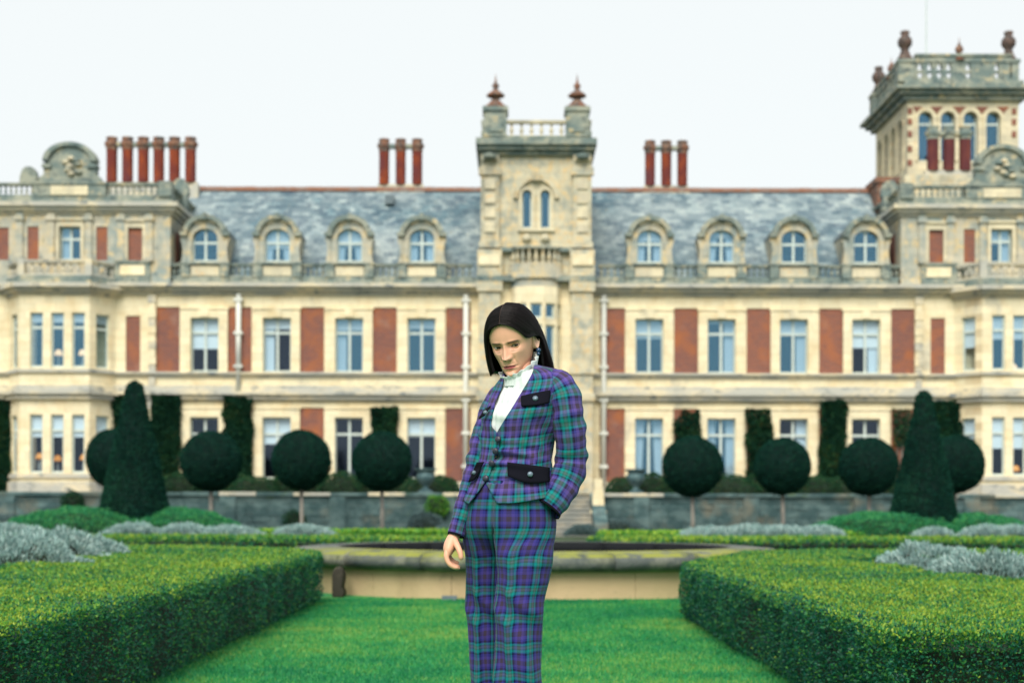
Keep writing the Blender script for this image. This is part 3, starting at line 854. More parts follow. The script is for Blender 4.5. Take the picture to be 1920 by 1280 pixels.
# ---- pavilions at either end
def mir(x, s): return CX + s * (x - CX)      # x given for the right side when s = 1
def pavilion(s):
    """s=-1 left, s=1 right: x positions measured on the right side, mirrored for the left"""
    def xr(a, b):
        a, b = mir(a, s), mir(b, s)
        return (a, b) if a < b else (b, a)
    m = lambda off: CX + off / 40.0           # picture px off the middle -> x on the right side
    x_in, x_out = m(685), m(1030)
    lo, hi = xr(x_in, x_out)
    # upper storey wall
    holes = [(*xr(m(873 - 20), m(873 + 20)), Z(490), Z(427), .3)]
    pan = [(*xr(m(737), m(764)), Z(490), Z(429)), (*xr(m(803), m(824)), Z(490), Z(427)), (*xr(m(932), m(953)), Z(490), Z(427)), (*xr(m(988), m(1014)), Z(490), Z(429))]
    q = MB()
    wall_face(q, MAIN, lo, hi, Z(545), Z(388), holes + [(*p, .09) for p in pan])
    xi, xo = mir(x_in, s), mir(x_out, s)
    for xx in (xi, xo):
        q.quad((xx, YF, Z(545)), (xx, YF + 7, Z(545)), (xx, YF + 7, Z(388)), (xx, YF, Z(388)))
    q.quad((lo, YF, Z(372)), (hi, YF, Z(372)), (hi, YF + 7, Z(372)), (lo, YF + 7, Z(372)))
    q.build('pavilion_wall', M['upper'], H)
    for p in pan:
        k = MB(); MAIN.hexa(k, p[0] - .01, p[1] + .01, .055, .25, p[2] - .01, p[3] + .01); k.build('brick_panel', M['brick'], H)
    k = MB(); sx = xi - s * .0
    k.box(min(xi, xi - s * .03), max(xi, xi - s * .03), YF + 1.1, YF + 2.0, Z(490), Z(429)); k.build('brick_panel', M['brick'], H)
    window(MAIN, *holes[0][:4], trans=.36, **(dict(curt=1) if s < 0 else dict(blind=.4, curt=3)))
    # pilaster strips and surrounds
    for off in (724, 777, 838, 908, 967):
        k = MB(); a, b = xr(m(off - 6.5), m(off + 6.5))
        MAIN.hexa(k, a, b, -.12, .02, Z(492), Z(398)); MAIN.hexa(k, a - .06, b + .06, -.2, .02, Z(416), Z(408)); MAIN.hexa(k, a - .05, b + .05, -.18, .02, Z(492), Z(484))
        k.build('pilaster', M['upper'], H)
    for p in pan[:1] + holes[:1]:
        k = MB()
        MAIN.hexa(k, p[0] - .16, p[1] + .16, -.08, .02, p[3], p[3] + .28); MAIN.hexa(k, p[0] - .22, p[1] + .22, -.16, .02, p[3] + .28, p[3] + .36)
        MAIN.hexa(k, p[0] - .16, p[0], -.08, .02, p[2], p[3]); MAIN.hexa(k, p[1], p[1] + .16, -.08, .02, p[2], p[3])
        k.build('window_surround', M['stone'], H)
    # parapet panel beside the bay
    k = MB(); a, b = xr(m(722), m(790))
    MAIN.hexa(k, a, b, -.1, .05, Z(534), Z(493)); MAIN.hexa(k, a, b, -.16, .05, Z(496), Z(491)); k.build('parapet', M['worn'], H)
    k = MB(); a, b = xr(m(732), m(778)); MAIN.hexa(k, a, b, -.14, -.09, Z(518), Z(500)); k.build('panel', M['stone_clean'], H)
    # cornice round the front and the inner side
    k = MB()
    for py0, py1, out in ((383, 391, .42), (391, 398, .26), (398, 404, .1)):
        k.box(lo - out, hi + out, YF - out, YF + 7.2, Z(py1), Z(py0))
    k.build('cornice', M['ledge'], H)
    k = MB(); k.box(lo - .1, hi + .1, YF - .1, YF + .3, Z(383), Z(371)); k.box(*sorted((xi, xi + s * .4)), YF + .3, YF + 7, Z(383), Z(371)); k.build('parapet', M['worn'], H)
    # parapet: solid centre under the gable, balustrades either side
    a, b = xr(m(805), m(941))
    k = MB(); MAIN.hexa(k, a, b, -.14, .35, Z(371), Z(345)); MAIN.hexa(k, a - .05, b + .05, -.2, .4, Z(349), Z(345)); k.build('parapet', M['worn'], H)
    k = MB(); a2, b2 = xr(m(838), m(908)); MAIN.hexa(k, a2, b2, -.18, -.13, Z(369), Z(352)); k.build('panel', M['stone'], H)
    a1, b1 = xr(m(705), m(805)); balustrade(MAIN, a1, b1, Z(371), Z(346), 9, dep=.12, th=.3)
    a1, b1 = xr(m(941), m(1030)); balustrade(MAIN, a1, b1, Z(371), Z(346), 9, dep=.12, th=.3)
    fs = Frame(xi + s * .15, YF + 7, 0, -1) if s < 0 else Frame(xi + s * .15, YF + .6, 0, 1)
    balustrade(fs, 0, 6.2, Z(371), Z(346), 10, dep=0, th=.3)
    k = MB()
    for off in (694,):
        c = mir(m(off), s); k.box(c - .3, c + .3, YF - .22, YF + .45, Z(371), Z(343))
    k.build('pier', M['worn'], H)
    # arched gable with shoulders
    c = mir(m(873), s); sc = 1 / 40.
    outl = [(-60, 345), (-56, 335), (-48, 330), (-48, 315), (-46, 303)]
    top = [(-44 * math.cos(math.pi * i / 14), 303 - 30 * math.sin(math.pi * i / 14)) for i in range(15)]
    poly = [(c + d * sc, Z(p)) for d, p in ([(-d, p) for d, p in outl][::1])]
    ptsR = [(c + 60 * sc, Z(345)), (c + 56 * sc, Z(335)), (c + 49 * sc, Z(330)), (c + 49 * sc, Z(312)), (c + 44 * sc, Z(306))]
    ptsT = [(c + 44 * sc * math.cos(math.pi * i / 14), Z(306) + 33 * sc * math.sin(math.pi * i / 14)) for i in range(1, 14)]
    ptsL = [(2 * c - x, z) for x, z in ptsR[::-1]]
    k = MB(); k.prism_y(ptsR + ptsT + ptsL, YF - .1, YF + .4); gable = k.build('gable', M['worn'], H)
    k = MB(); arch_band(k, MAIN, c, Z(306), 40 * sc, 50 * sc, -.25, .5, seg=18, squash=.72)
    k.box(c - 51 * sc, c - 34 * sc, YF - .22, YF + .4, Z(318), Z(311)); k.box(c + 34 * sc, c + 51 * sc, YF - .22, YF + .4, Z(318), Z(311)); k.build('hood', M['worn'], gable)
    for i in range(9):
        t = random.uniform(.3, 2.8); rr = random.uniform(.1, .75)
        k = MB(); k.lathe([(.02, -.12), (.16, -.06), (.2, .02), (.1, .1), (.02, .14)], 0, 0, 8)
        place('carving', k.mesh('carving', M['worn'] if i % 2 else M['stone'], True), gable, (c + rr * .8 * math.cos(t), YF - .12, Z(330) + i * .09))
    # small shell finials on the parapet
    for off in ((953,), (690,)):
        cc = mir(m(off[0]), s); k = MB()
        yy = YF + .1 if off[0] > 700 else YF + 2.6
        k.prism_y([(cc + .42, Z(345)), (cc + .40, Z(332)), (cc + .30, Z(320)), (cc + .14, Z(314)), (cc - .14, Z(314)), (cc - .30, Z(320)), (cc - .40, Z(332)), (cc - .42, Z(345))], yy, yy + .4)
        if off[0] < 700: k.box(cc - .35, cc + .35, yy - .05, yy + .45, Z(372), Z(345))
        k.build('shell_finial', M['worn'], H)
    # canted bay, two storeys
    yb = YF - 1.2
    xa, xb = m(20.575 * 40), m(23.775 * 40)
    xa, xb = CX + 20.575, CX + 23.775
    foot_in, foot_out = CX + 19.65, CX + 24.70
    P = [(foot_in, YF), (xa, yb), (xb, yb), (foot_out, YF)]
    P = [(mir(x, s), y) for x, y in P]
    if s < 0: P = P[::-1]
    mb2 = MB(); wins = []
    def bz(py): return PZ(py, yb)
    for i in range(3):
        (x0, y0), (x1, y1) = P[i], P[i + 1]
        L = math.hypot(x1 - x0, y1 - y0); f = Frame(x0, y0, x1 - x0, y1 - y0)
        hs = []
        if i == 1:
            for k in range(3):
                u = .46 + k * .965
                hs += [(u, u + .60, bz(691), bz(588), .22), (u, u + .60, bz(889), bz(779), .22)]
        else:
            u = L / 2 - .38
            hs += [(u, u + .76, bz(691), bz(589), .22), (u, u + .76, bz(889), bz(780), .22)]
        wall_face(mb2, f, 0, L, TERR, bz(545), hs)
        wins.append((i, f, L, hs))
    mb2.prism_z(P, bz(546), bz(545))
    mb2.build('bay', M['stone_clean'], H)
    for i, f, L, hs in wins:
        for j, h in enumerate(hs):
            up = j % 2 == 0
            if s < 0: st = dict(blind=.16, glass='glass') if up else dict(blind=.37, glass='glass_dim')
            else: st = dict(blind=.42 if i == 1 else .55, glass='glass' if i == 1 else 'glass_dim') if up else dict(blind=.52 if i == 1 else .35, glass='glass_dim')
            window(f, *h[:4], dep=.14, trans=.27, mull=False, room=False, **st)
        for nm, rows in (('bay_sill', ((694, 700, .12),)), ('bay_string_course', ((724, 734, .1), (734, 741, .36), (741, 750, .2))), ('bay_sill', ((890, 898, .1),)), ('bay_plinth', ((905, 925, .14),)), ('bay_cornice', ((534, 542, .50), (542, 549, .28), (549, 555, .08)))):
            k = MB()
            for py0, py1, out in rows:
                e = out * .35
                f.hexa(k, -e, L + e, -out - .003 * i, .02, bz(py1), bz(py0))
            k.build(nm, M['ledge'], H)
        # balcony over the bay
        k = MB(); f.hexa(k, -.06, L + .06, -.1 - .003 * i, .3, bz(534), bz(519)); k.build('parapet', M['worn'], H)
        balustrade(f, 0, L, bz(519), bz(490), 9 if i == 1 else 4, dep=.1, th=.3, m='ledge', piers=[(-.12, .2), (L - .2, L + .12)] if i == 1 else ())
    c = mir(m(873), s)
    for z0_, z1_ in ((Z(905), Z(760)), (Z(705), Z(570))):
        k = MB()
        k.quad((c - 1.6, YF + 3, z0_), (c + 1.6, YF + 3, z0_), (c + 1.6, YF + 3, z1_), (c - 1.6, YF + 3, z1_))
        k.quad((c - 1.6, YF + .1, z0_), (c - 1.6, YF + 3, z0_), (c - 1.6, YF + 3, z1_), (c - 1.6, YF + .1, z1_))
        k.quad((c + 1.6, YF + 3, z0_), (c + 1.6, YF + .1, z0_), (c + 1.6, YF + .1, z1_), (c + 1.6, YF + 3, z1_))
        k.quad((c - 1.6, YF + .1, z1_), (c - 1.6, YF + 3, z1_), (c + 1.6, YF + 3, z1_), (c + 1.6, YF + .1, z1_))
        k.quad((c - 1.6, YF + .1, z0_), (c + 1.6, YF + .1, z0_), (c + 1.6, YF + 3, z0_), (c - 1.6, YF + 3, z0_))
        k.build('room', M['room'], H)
pavilion(-1); pavilion(1)

# lit table lamps standing in the bays
def table_lamp(px, py, y, label, m, w=.17):
    x, z = PX(px, y), PZ(py, y)
    t = thing('table_lamp', label, 'lamp', (x, y, z - .62), 'lit table lamps in the bay windows')
    q = MB(); q.lathe([(.12, z - .62), (.13, z - .60), (.04, z - .55), (.07, z - .4), (.03, z - .2), (.02, z - .02)], x, y, 10); q.build('lamp_base', M['pipe'], t, True)
    q = MB(); q.lathe([(w * 1.15, z - .10), (w * 1.1, z - .02), (w * .7, z + .12), (w * .5, z + .16)], x, y, 12); q.build('lamp_shade', M[m], t, True)
    q = MB(); q.box(x - .3, x + .3, y - .25, y + .25, z - .70, z - .625); q.box(x - .26, x - .2, y - .2, y - .14, z - 1.3, z - .7); q.box(x + .2, x + .26, y - .2, y - .14, z - 1.3, z - .7)
    q.box(x - .26, x - .2, y + .14, y + .2, z - 1.3, z - .7); q.box(x + .2, x + .26, y + .14, y + .2, z - 1.3, z - .7)
    tag(q.build('side_table', M['room']), 'small dark table carrying the lamp ' + label[label.index('behind'):], 'table', 'tables in the bay windows')
table_lamp(109, 664, 71.7, 'lit lamp with pale shade behind middle upper pane of the left bay', 'shade')
table_lamp(154, 664, 71.7, 'lit lamp with pale shade behind right upper pane of the left bay', 'shade')
table_lamp(74, 858, 71.7, 'amber glowing lamp behind left lower pane of the left bay', 'shade_amber')
table_lamp(108, 862, 72.0, 'amber glowing lamp behind middle lower pane of the left bay', 'shade_amber')
table_lamp(157, 860, 71.7, 'amber glowing lamp behind right lower pane of the left bay', 'shade_amber')
table_lamp(1852, 684, 71.7, 'lit lamp with pale shade behind left upper pane of the right bay', 'shade')
table_lamp(1899, 686, 71.7, 'lit lamp with pale shade behind right upper pane of the right bay', 'shade')
table_lamp(1904, 876, 71.7, 'amber glowing lamp behind lower pane of the right bay', 'shade_amber')

# ---- tall belvedere tower behind the right pavilion
YB, YB2 = 80.0, 87.0
BF = Frame(0, YB)
def BX(px): return PX(px, YB)
def BZ(py): return PZ(py, YB)
xl, xr_ = BX(1700), BX(1908)
q = MB(); hs = []
for c in (1733, 1775, 1817.5, 1860):
    hs.append((BX(c - 13.5), BX(c + 13.5), BZ(300), BZ(207), .35))
wall_face(q, BF, xl, xr_, BZ(420), BZ(186), hs)
for h in hs: arch_fill(q, BF, h[0], h[1], h[3] - (h[1] - h[0]) / 2, h[3], 0, .35)
sideF = Frame(xl, YB2, 0, -1)
sh = [(.8 + i * 1.5, 1.7 + i * 1.5, BZ(310), BZ(212), .35) for i in range(4)]
wall_face(q, sideF, 0, YB2 - YB, BZ(420), BZ(186), sh)
for h in sh: arch_fill(q, sideF, h[0], h[1], h[3] - (h[1] - h[0]) / 2, h[3], 0, .35)
q.quad((xr_, YB, BZ(420)), (xr_, YB2, BZ(420)), (xr_, YB2, BZ(186)), (xr_, YB, BZ(186)))
q.quad((xl, YB2, BZ(420)), (xr_, YB2, BZ(420)), (xr_, YB2, BZ(186)), (xl, YB2, BZ(186)))
bel = q.build('belvedere', M['stone'], H)
for h in hs: window(BF, *h[:4], trans=.24, mull=False, glass='glass', dep=.25)
for h in sh: window(sideF, *h[:4], trans=.24, mull=False, glass='glass', dep=.25)
for F_, H_ in ((BF, hs), (sideF, sh)):
    for h in H_:
        k = MB(); uc = (h[0] + h[1]) / 2; r = (h[1] - h[0]) / 2
        arch_band(k, F_, uc, h[3] - r, r, r + .17, -.1, .03, seg=10)
        F_.hexa(k, uc - r - .14, uc - r, -.08, .03, h[2], h[3] - r); F_.hexa(k, uc + r, uc + r + .14, -.08, .03, h[2], h[3] - r)
        k.build('window_surround', M['stone'], H)
for a, b in ((1713, 1722), (1746, 1762), (1788, 1805), (1831, 1847), (1871, 1886)):
    k = MB(); k.prism_y([(BX(a - 4), BZ(198)), (BX((a + b) / 2), BZ(212)), (BX(b + 4), BZ(198))][::1], YB - .03, YB + .05); k.build('brick_spandrel', M['brick'], bel)
for c in (1704, 1899):
    for py in (206, 226, 249, 277, 303):
        k = MB(); BF.hexa(k, BX(c - 4), BX(c + 4), -.05, .05, BZ(py + 6), BZ(py - 5)); k.build('brick_block', M['brick'], bel)
k = MB()
for py0, py1, out in ((163, 170, .75), (170, 178, .5), (178, 187, .25)):
    k.box(xl - out, xr_ + out, YB - out, YB2 + out, BZ(py1), BZ(py0))
k.box(xl - .2, xr_ + .2, YB - .2, YB2 + .2, BZ(163), BZ(150))
k.build('cornice', M['worn'], bel)
def pierced(F_, u0, u1, n, gaps_):
    k = MB(); z0, z1 = BZ(150), BZ(116)
    F_.hexa(k, u0, u1, -.15, .15, z1, z1 + .3); F_.hexa(k, u0 - .02, u1 + .02, -.22, .22, z1 + .3, z1 + .42); F_.hexa(k, u0, u1, -.15, .15, z0 - .01, z0 + .1)
    w = (u1 - u0) / n
    for i in range(n + 1):
        u = u0 + w * i
        F_.hexa(k, max(u0, u - .07), min(u1, u + .07), -.12, .12, z0, z1)
    for i in range(n):
        u = u0 + w * (i + .5); mid = (z0 + z1) / 2
        if i in gaps_:
            F_.hexa(k, u - w / 2, u + w / 2, -.1, .1, z0, z1); continue
        F_.hexa(k, u - w / 2, u + w / 2, -.1, .1, mid - .07, mid + .07)
        for s_ in (-1, 1):
            q2 = [(u - w / 2, mid + s_ * .07), (u - w / 2 + .09, mid + s_ * .07), (u - .02, mid + s_ * .46), (u - .12, mid + s_ * .46)]
            for qq in (q2, [(2 * u - a, b) for a, b in q2][::-1]):
                if s_ < 0: qq = qq[::-1]
                k.hexa([F_.p(a, b, -.1) for a, b in qq] + [F_.p(a, b, .1) for a, b in qq])
    return k.build('pierced_parapet', M['worn'], bel)
pierced(BF, BX(1713), BX(1893), 10, (4, 6, 7))
pierced(sideF, .4, YB2 - YB - .4, 11, (5,))
sb = YB / FPX
def urn(cx, cy, sc=1.0, z0=None, m='urn'):
    k = MB()
    prof = [(15, 118), (15, 106), (12, 102), (9, 95), (7, 88), (9, 85), (13, 80), (14, 74), (12, 68), (8, 64), (7, 61), (9, 57), (8, 54)]
    k.lathe([(r * sb * sc, BZ(118) + (BZ(p) - BZ(118)) * sc) for r, p in prof], cx, cy, 12)
    return k.build('urn_finial', M[m], bel, True)
for cx_, cy_ in ((BX(1697), YB + .3), (BX(1892) , YB + .3), (xl + .1, YB2 - .2), (xr_ - .1, YB2 - .2)):
    k = MB(); k.box(cx_ - .42, cx_ + .42, cy_ - .42, cy_ + .42, BZ(152), BZ(114)); k.box(cx_ - .48, cx_ + .48, cy_ - .48, cy_ + .48, BZ(116), BZ(110)); k.build('pier', M['worn'], bel)
    urn(cx_, cy_)
for cx_, cy_ in ((BX(1796), YB), (xl, (YB + YB2) / 2)):
    k = MB(); k.lathe([(11 * sb, BZ(112)), (8 * sb, BZ(107)), (2.5 * sb, BZ(104)), (3 * sb, BZ(99)), (8 * sb, BZ(93)), (7 * sb, BZ(88)), (2.5 * sb, BZ(81)), (.8 * sb, BZ(76)), (.4 * sb, BZ(68))], cx_, cy_, 12); k.build('finial', M['cap'], bel, True)
k = MB(); k.tube([(BX(1768), YB + 3.5, BZ(150)), (BX(1768), YB + 3.5, BZ(-60))], [.05, .03], 8); k.lathe([(.12, BZ(-60)), (.12, BZ(-62))], BX(1768), YB + 3.5, 8)
tag(k.build('flagpole', M['joinery']), 'thin white flagpole rising from the tall tower at the right', 'flagpole')
# plinths where the tower meets the roof
k = MB(); k.box(PX(1640, 77.5), PX(1690, 77.5), 77.2, 79.4, PZ(400, 77.5), PZ(343, 77.5)); k.box(PX(1637, 77.5), PX(1692, 77.5), 77.1, 79.5, PZ(343, 77.5), PZ(333, 77.5)); k.build('chimney_stump', M['cap'], H)
k = MB(); k.box(PX(1690, 76.5), PX(1835, 76.5), 76.0, 79, PZ(400, 76.5), PZ(330, 76.5)); k.build('parapet', M['tower_stone'], H)
# ------------------------------------------------------------------ foliage helpers
def leaf_mat(name, ramp, rough=.5, trans=.25, spec=.3):
    """leaf colour from a per-leaf tint number"""
    m, nt, bs = new_mat(name)
    at = nt.nodes.new('ShaderNodeAttribute'); at.attribute_name = 'tint'
    cr = nt.nodes.new('ShaderNodeValToRGB')
    e = cr.color_ramp.elements
    while len(e) < len(ramp): e.new(0.5)
    for el, (p, c) in zip(e, ramp): el.position = p; el.color = (*c, 1)
    nt.links.new(at.outputs['Fac'], cr.inputs['Fac'])
    nt.links.new(cr.outputs['Color'], bs.inputs['Base Color'])
    bs.inputs['Roughness'].default_value = rough
    bs.inputs['Specular IOR Level'].default_value = spec
    tl = nt.nodes.new('ShaderNodeBsdfTranslucent'); nt.links.new(cr.outputs['Color'], tl.inputs['Color'])
    ms = nt.nodes.new('ShaderNodeMixShader'); ms.inputs[0].default_value = trans
    out = nt.nodes['Material Output']
    nt.links.new(bs.outputs[0], ms.inputs[1]); nt.links.new(tl.outputs[0], ms.inputs[2]); nt.links.new(ms.outputs[0], out.inputs['Surface'])
    return m
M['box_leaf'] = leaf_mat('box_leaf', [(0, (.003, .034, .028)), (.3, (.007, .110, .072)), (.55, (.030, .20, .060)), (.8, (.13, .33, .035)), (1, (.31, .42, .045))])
M['lime_leaf'] = leaf_mat('lime_leaf', [(0, (.02, .13, .04)), (.4, (.06, .27, .04)), (.75, (.17, .40, .04)), (1, (.36, .50, .06))])
M['yew_leaf'] = leaf_mat('yew_leaf', [(0, (.003, .020, .018)), (.5, (.007, .045, .034)), (1, (.020, .085, .045))], rough=.9, trans=.05, spec=.04)
M['ivy_leaf'] = leaf_mat('ivy_leaf', [(0, (.005, .028, .022)), (.5, (.013, .065, .036)), (.85, (.035, .11, .035)), (1, (.10, .10, .03))], trans=.1, spec=.1, rough=.7)
M['mound_leaf'] = leaf_mat('mound_leaf', [(0, (.006, .085, .050)), (.5, (.026, .27, .11)), (1, (.13, .46, .12))])
M['silver_leaf'] = leaf_mat('silver_leaf', [(0, (.16, .29, .28)), (.5, (.34, .51, .49)), (1, (.62, .74, .70))], rough=.8, trans=.15, spec=.1)
M['blue_leaf'] = leaf_mat('blue_leaf', [(0, (.06, .12, .13)), (.5, (.13, .21, .22)), (1, (.24, .32, .31))], rough=.8, trans=.15, spec=.1)
M['twig'] = layered('dark_twigs', (.012, .018, .013), [((.02, .035, .02), 8, (1, 1, 1), .4, .6)])
M['bark'] = layered('grey_bark', (.27, .25, .22), [((.13, .13, .12), 6, (1, 1, .3), .45, .6)], bump=(20, .6, .03))
M['dark_core'] = layered('yew_core', (.003, .016, .014))

def norm_rows(a): return a / np.maximum(np.linalg.norm(a, axis=1, keepdims=True), 1e-9)

def leaves(P, N, size, spread=.9, aspect=.5, lift=.5):
    """diamond leaves at points P pointing roughly along N (+ random); returns verts, faces"""
    n = len(P)
    d = norm_rows(N * lift + RNG.normal(0, spread * .6, (n, 3)))
    r = RNG.normal(0, 1, (n, 3))
    s = norm_rows(np.cross(d, r))
    up = np.cross(s, d)
    L = (size if hasattr(size, '__len__') else np.full(n, size)) * RNG.uniform(.65, 1.3, n)
    L = L[:, None]
    a = P
    b = P + d * L * .45 + s * L * aspect * .5 + up * L * .10
    c = P + d * L
    e = P + d * L * .45 - s * L * aspect * .5 + up * L * .10
    V = np.stack([a, b, c, e], 1).reshape(-1, 3)
    F = np.arange(4 * n).reshape(n, 4)
    return V, F

def foliage(name, P, N, size, tint, m, parent, **kw):
    V, F = leaves(P, N, size, **kw)
    me = np_mesh(name, V - np.array(WLOC[parent]), F, [m], {'tint': np.clip(tint, 0, 1)})
    return tag(place(name, me, parent, WLOC[parent]), kind='stuff')

def vnoise(P, sc, seed=0.0):
    """smooth value noise with two octaves, about -1..1"""
    tot = 0.0
    for o, amp in ((1.0, .68), (2.3, .32)):
        Q = np.asarray(P, float) * (sc * .7 * o) + np.array([seed * 3.17 + 11.3, seed * 1.91 + 5.7, seed * 2.53 + 8.1])
        I = np.floor(Q); f = Q - I; u = f * f * (3 - 2 * f)
        def hsh(dx, dy, dz):
            v = np.sin((I[:, 0] + dx) * 12.9898 + (I[:, 1] + dy) * 78.233 + (I[:, 2] + dz) * 37.719) * 43758.5453
            return v - np.floor(v)
        x0 = lambda y, z: hsh(0, y, z) * (1 - u[:, 0]) + hsh(1, y, z) * u[:, 0]
        y0 = lambda z: x0(0, z) * (1 - u[:, 1]) + x0(1, z) * u[:, 1]
        tot = tot + amp * (y0(0) * (1 - u[:, 2]) + y0(1) * u[:, 2])
    return np.clip((tot - .5) * 2.6, -1, 1)

def in_poly(x, y, poly):
    ins = np.zeros(len(x), bool); n = len(poly)
    for i in range(n):
        (x0, y0), (x1, y1) = poly[i], poly[(i + 1) % n]
        c = ((y0 > y) != (y1 > y)) & (x < (x1 - x0) * (y - y0) / (y1 - y0 + 1e-12) + x0)
        ins ^= c
    return ins

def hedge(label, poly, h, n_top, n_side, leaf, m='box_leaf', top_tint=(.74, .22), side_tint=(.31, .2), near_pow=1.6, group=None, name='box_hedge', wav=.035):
    cx, cy = np.mean(poly, 0)
    t = thing(name, label, 'hedge', (cx, cy, 0), group)
    x0, y0 = np.min(poly, 0); x1, y1 = np.max(poly, 0)
    # top surface points, thinned with distance
    Y = RNG.uniform(y0, y1, n_top * 12); Xs = RNG.uniform(x0, x1, n_top * 12)
    k = in_poly(Xs, Y, poly) & (RNG.random(len(Y)) < (y0 / Y) ** near_pow)
    Xs, Y = Xs[k][:n_top], Y[k][:n_top]
    T = np.c_[Xs, Y, np.zeros(len(Xs))]
    T[:, 2] = h - .015 + vnoise(T, 1.6, 1) * .02 + vnoise(T, 7, 3) * .018 - RNG.random(len(T)) ** 2 * .05
    NT = np.tile([0, 0, 1.0], (len(T), 1))
    # sides
    Ps, Ns, Tn = [], [], []
    E = list(zip(poly, poly[1:] + poly[:1]))
    wts = np.array([math.hypot(b[0] - a[0], b[1] - a[1]) * (y0 / max(.5 * (a[1] + b[1]), .1)) ** near_pow for a, b in E])
    area = sum((a[0] * b[1] - b[0] * a[1]) for a, b in E) / 2
    for (a, b), w in zip(E, wts):
        n = int(n_side * w / wts.sum())
        ya, yb = a[1], b[1]
        f = RNG.random(n * 3)
        yy = ya + (yb - ya) * f
        f = f[RNG.random(len(f)) < (min(ya, yb) / yy) ** near_pow][:n]
        if not len(f): continue
        q = np.c_[a[0] + (b[0] - a[0]) * f, a[1] + (b[1] - a[1]) * f, RNG.uniform(.0, h, len(f))]
        L = math.hypot(b[0] - a[0], b[1] - a[1]); nr = np.array([(b[1] - a[1]) / L, -(b[0] - a[0]) / L, 0]) * (1 if area > 0 else -1)
        zz = q[:, 2] / h
        push = vnoise(q * np.array([1, 1, .45]), 3.2, 5) * wav * 1.3 + vnoise(q, 11, 2) * wav * .6 - RNG.random(len(f)) ** 2 * .07
        push -= .10 * np.clip((.16 - zz) / .16, 0, 1) + .05 * np.clip((zz - .88) / .12, 0, 1) ** 2
        hole = vnoise(q * np.array([1, 1, .7]), 4.0, 9) > .58
        q2 = q + nr * push[:, None]
        keep = ~(hole & (RNG.random(len(f)) < .65))
        Ps.append(q2[keep]); Ns.append(np.tile(nr + np.array([0, 0, .35]), (keep.sum(), 1)))
        Tn.append(side_tint[0] + RNG.normal(0, side_tint[1], keep.sum()) + vnoise(q2[keep], 2.3, 4) * .12)  # sides tinted darker than the new growth on top, shade put into colour
    for (a, b), w in zip(E, wts):                      # soft shoulder along the clipped edges
        n = int(n_side * .22 * w / wts.sum())
        f = RNG.random(n); L = math.hypot(b[0] - a[0], b[1] - a[1]); nr = np.array([(b[1] - a[1]) / L, -(b[0] - a[0]) / L, 0]) * (1 if area > 0 else -1)
        q = np.c_[a[0] + (b[0] - a[0]) * f, a[1] + (b[1] - a[1]) * f, h - .012 - RNG.random(n) * .085]
        q = q - nr * (.01 + .05 * np.clip((q[:, 2] - h + .06) / .05, 0, 1) * RNG.random(n) + .02 * vnoise(q, 6, 4))[:, None]
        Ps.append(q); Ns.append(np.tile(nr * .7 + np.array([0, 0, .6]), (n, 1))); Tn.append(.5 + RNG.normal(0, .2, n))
    S = np.concatenate(Ps); NS = np.concatenate(Ns)
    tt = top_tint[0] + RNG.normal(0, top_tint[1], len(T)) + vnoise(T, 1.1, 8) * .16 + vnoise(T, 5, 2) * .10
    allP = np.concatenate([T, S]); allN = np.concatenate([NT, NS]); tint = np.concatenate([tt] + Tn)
    dist = np.maximum(allP[:, 1], 3)
    size = leaf * np.maximum(1, (dist / 9) ** .7)
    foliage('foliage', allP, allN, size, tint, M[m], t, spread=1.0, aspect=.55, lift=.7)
    # woody core
    ins = .13
    c = MB(); n = len(poly)
    P2 = []
    for i in range(n):
        p0, p1, p2 = np.array(poly[i - 1]), np.array(poly[i]), np.array(poly[(i + 1) % n])
        e1, e2 = (p1 - p0) / np.linalg.norm(p1 - p0), (p2 - p1) / np.linalg.norm(p2 - p1)
        n1, n2 = np.array([-e1[1], e1[0]]), np.array([-e2[1], e2[0]])
        b = n1 + n2; b = b / max(.6, (b @ b)) * 2
        P2.append(tuple(p1 + b * .5 * ins * 2 * (1 if area > 0 else -1) / 1.0 * .9))
    c.prism_z(P2 if area > 0 else P2[::-1], 0.01, h - .10)
    c.build('branches', M['twig'], t)
    return t

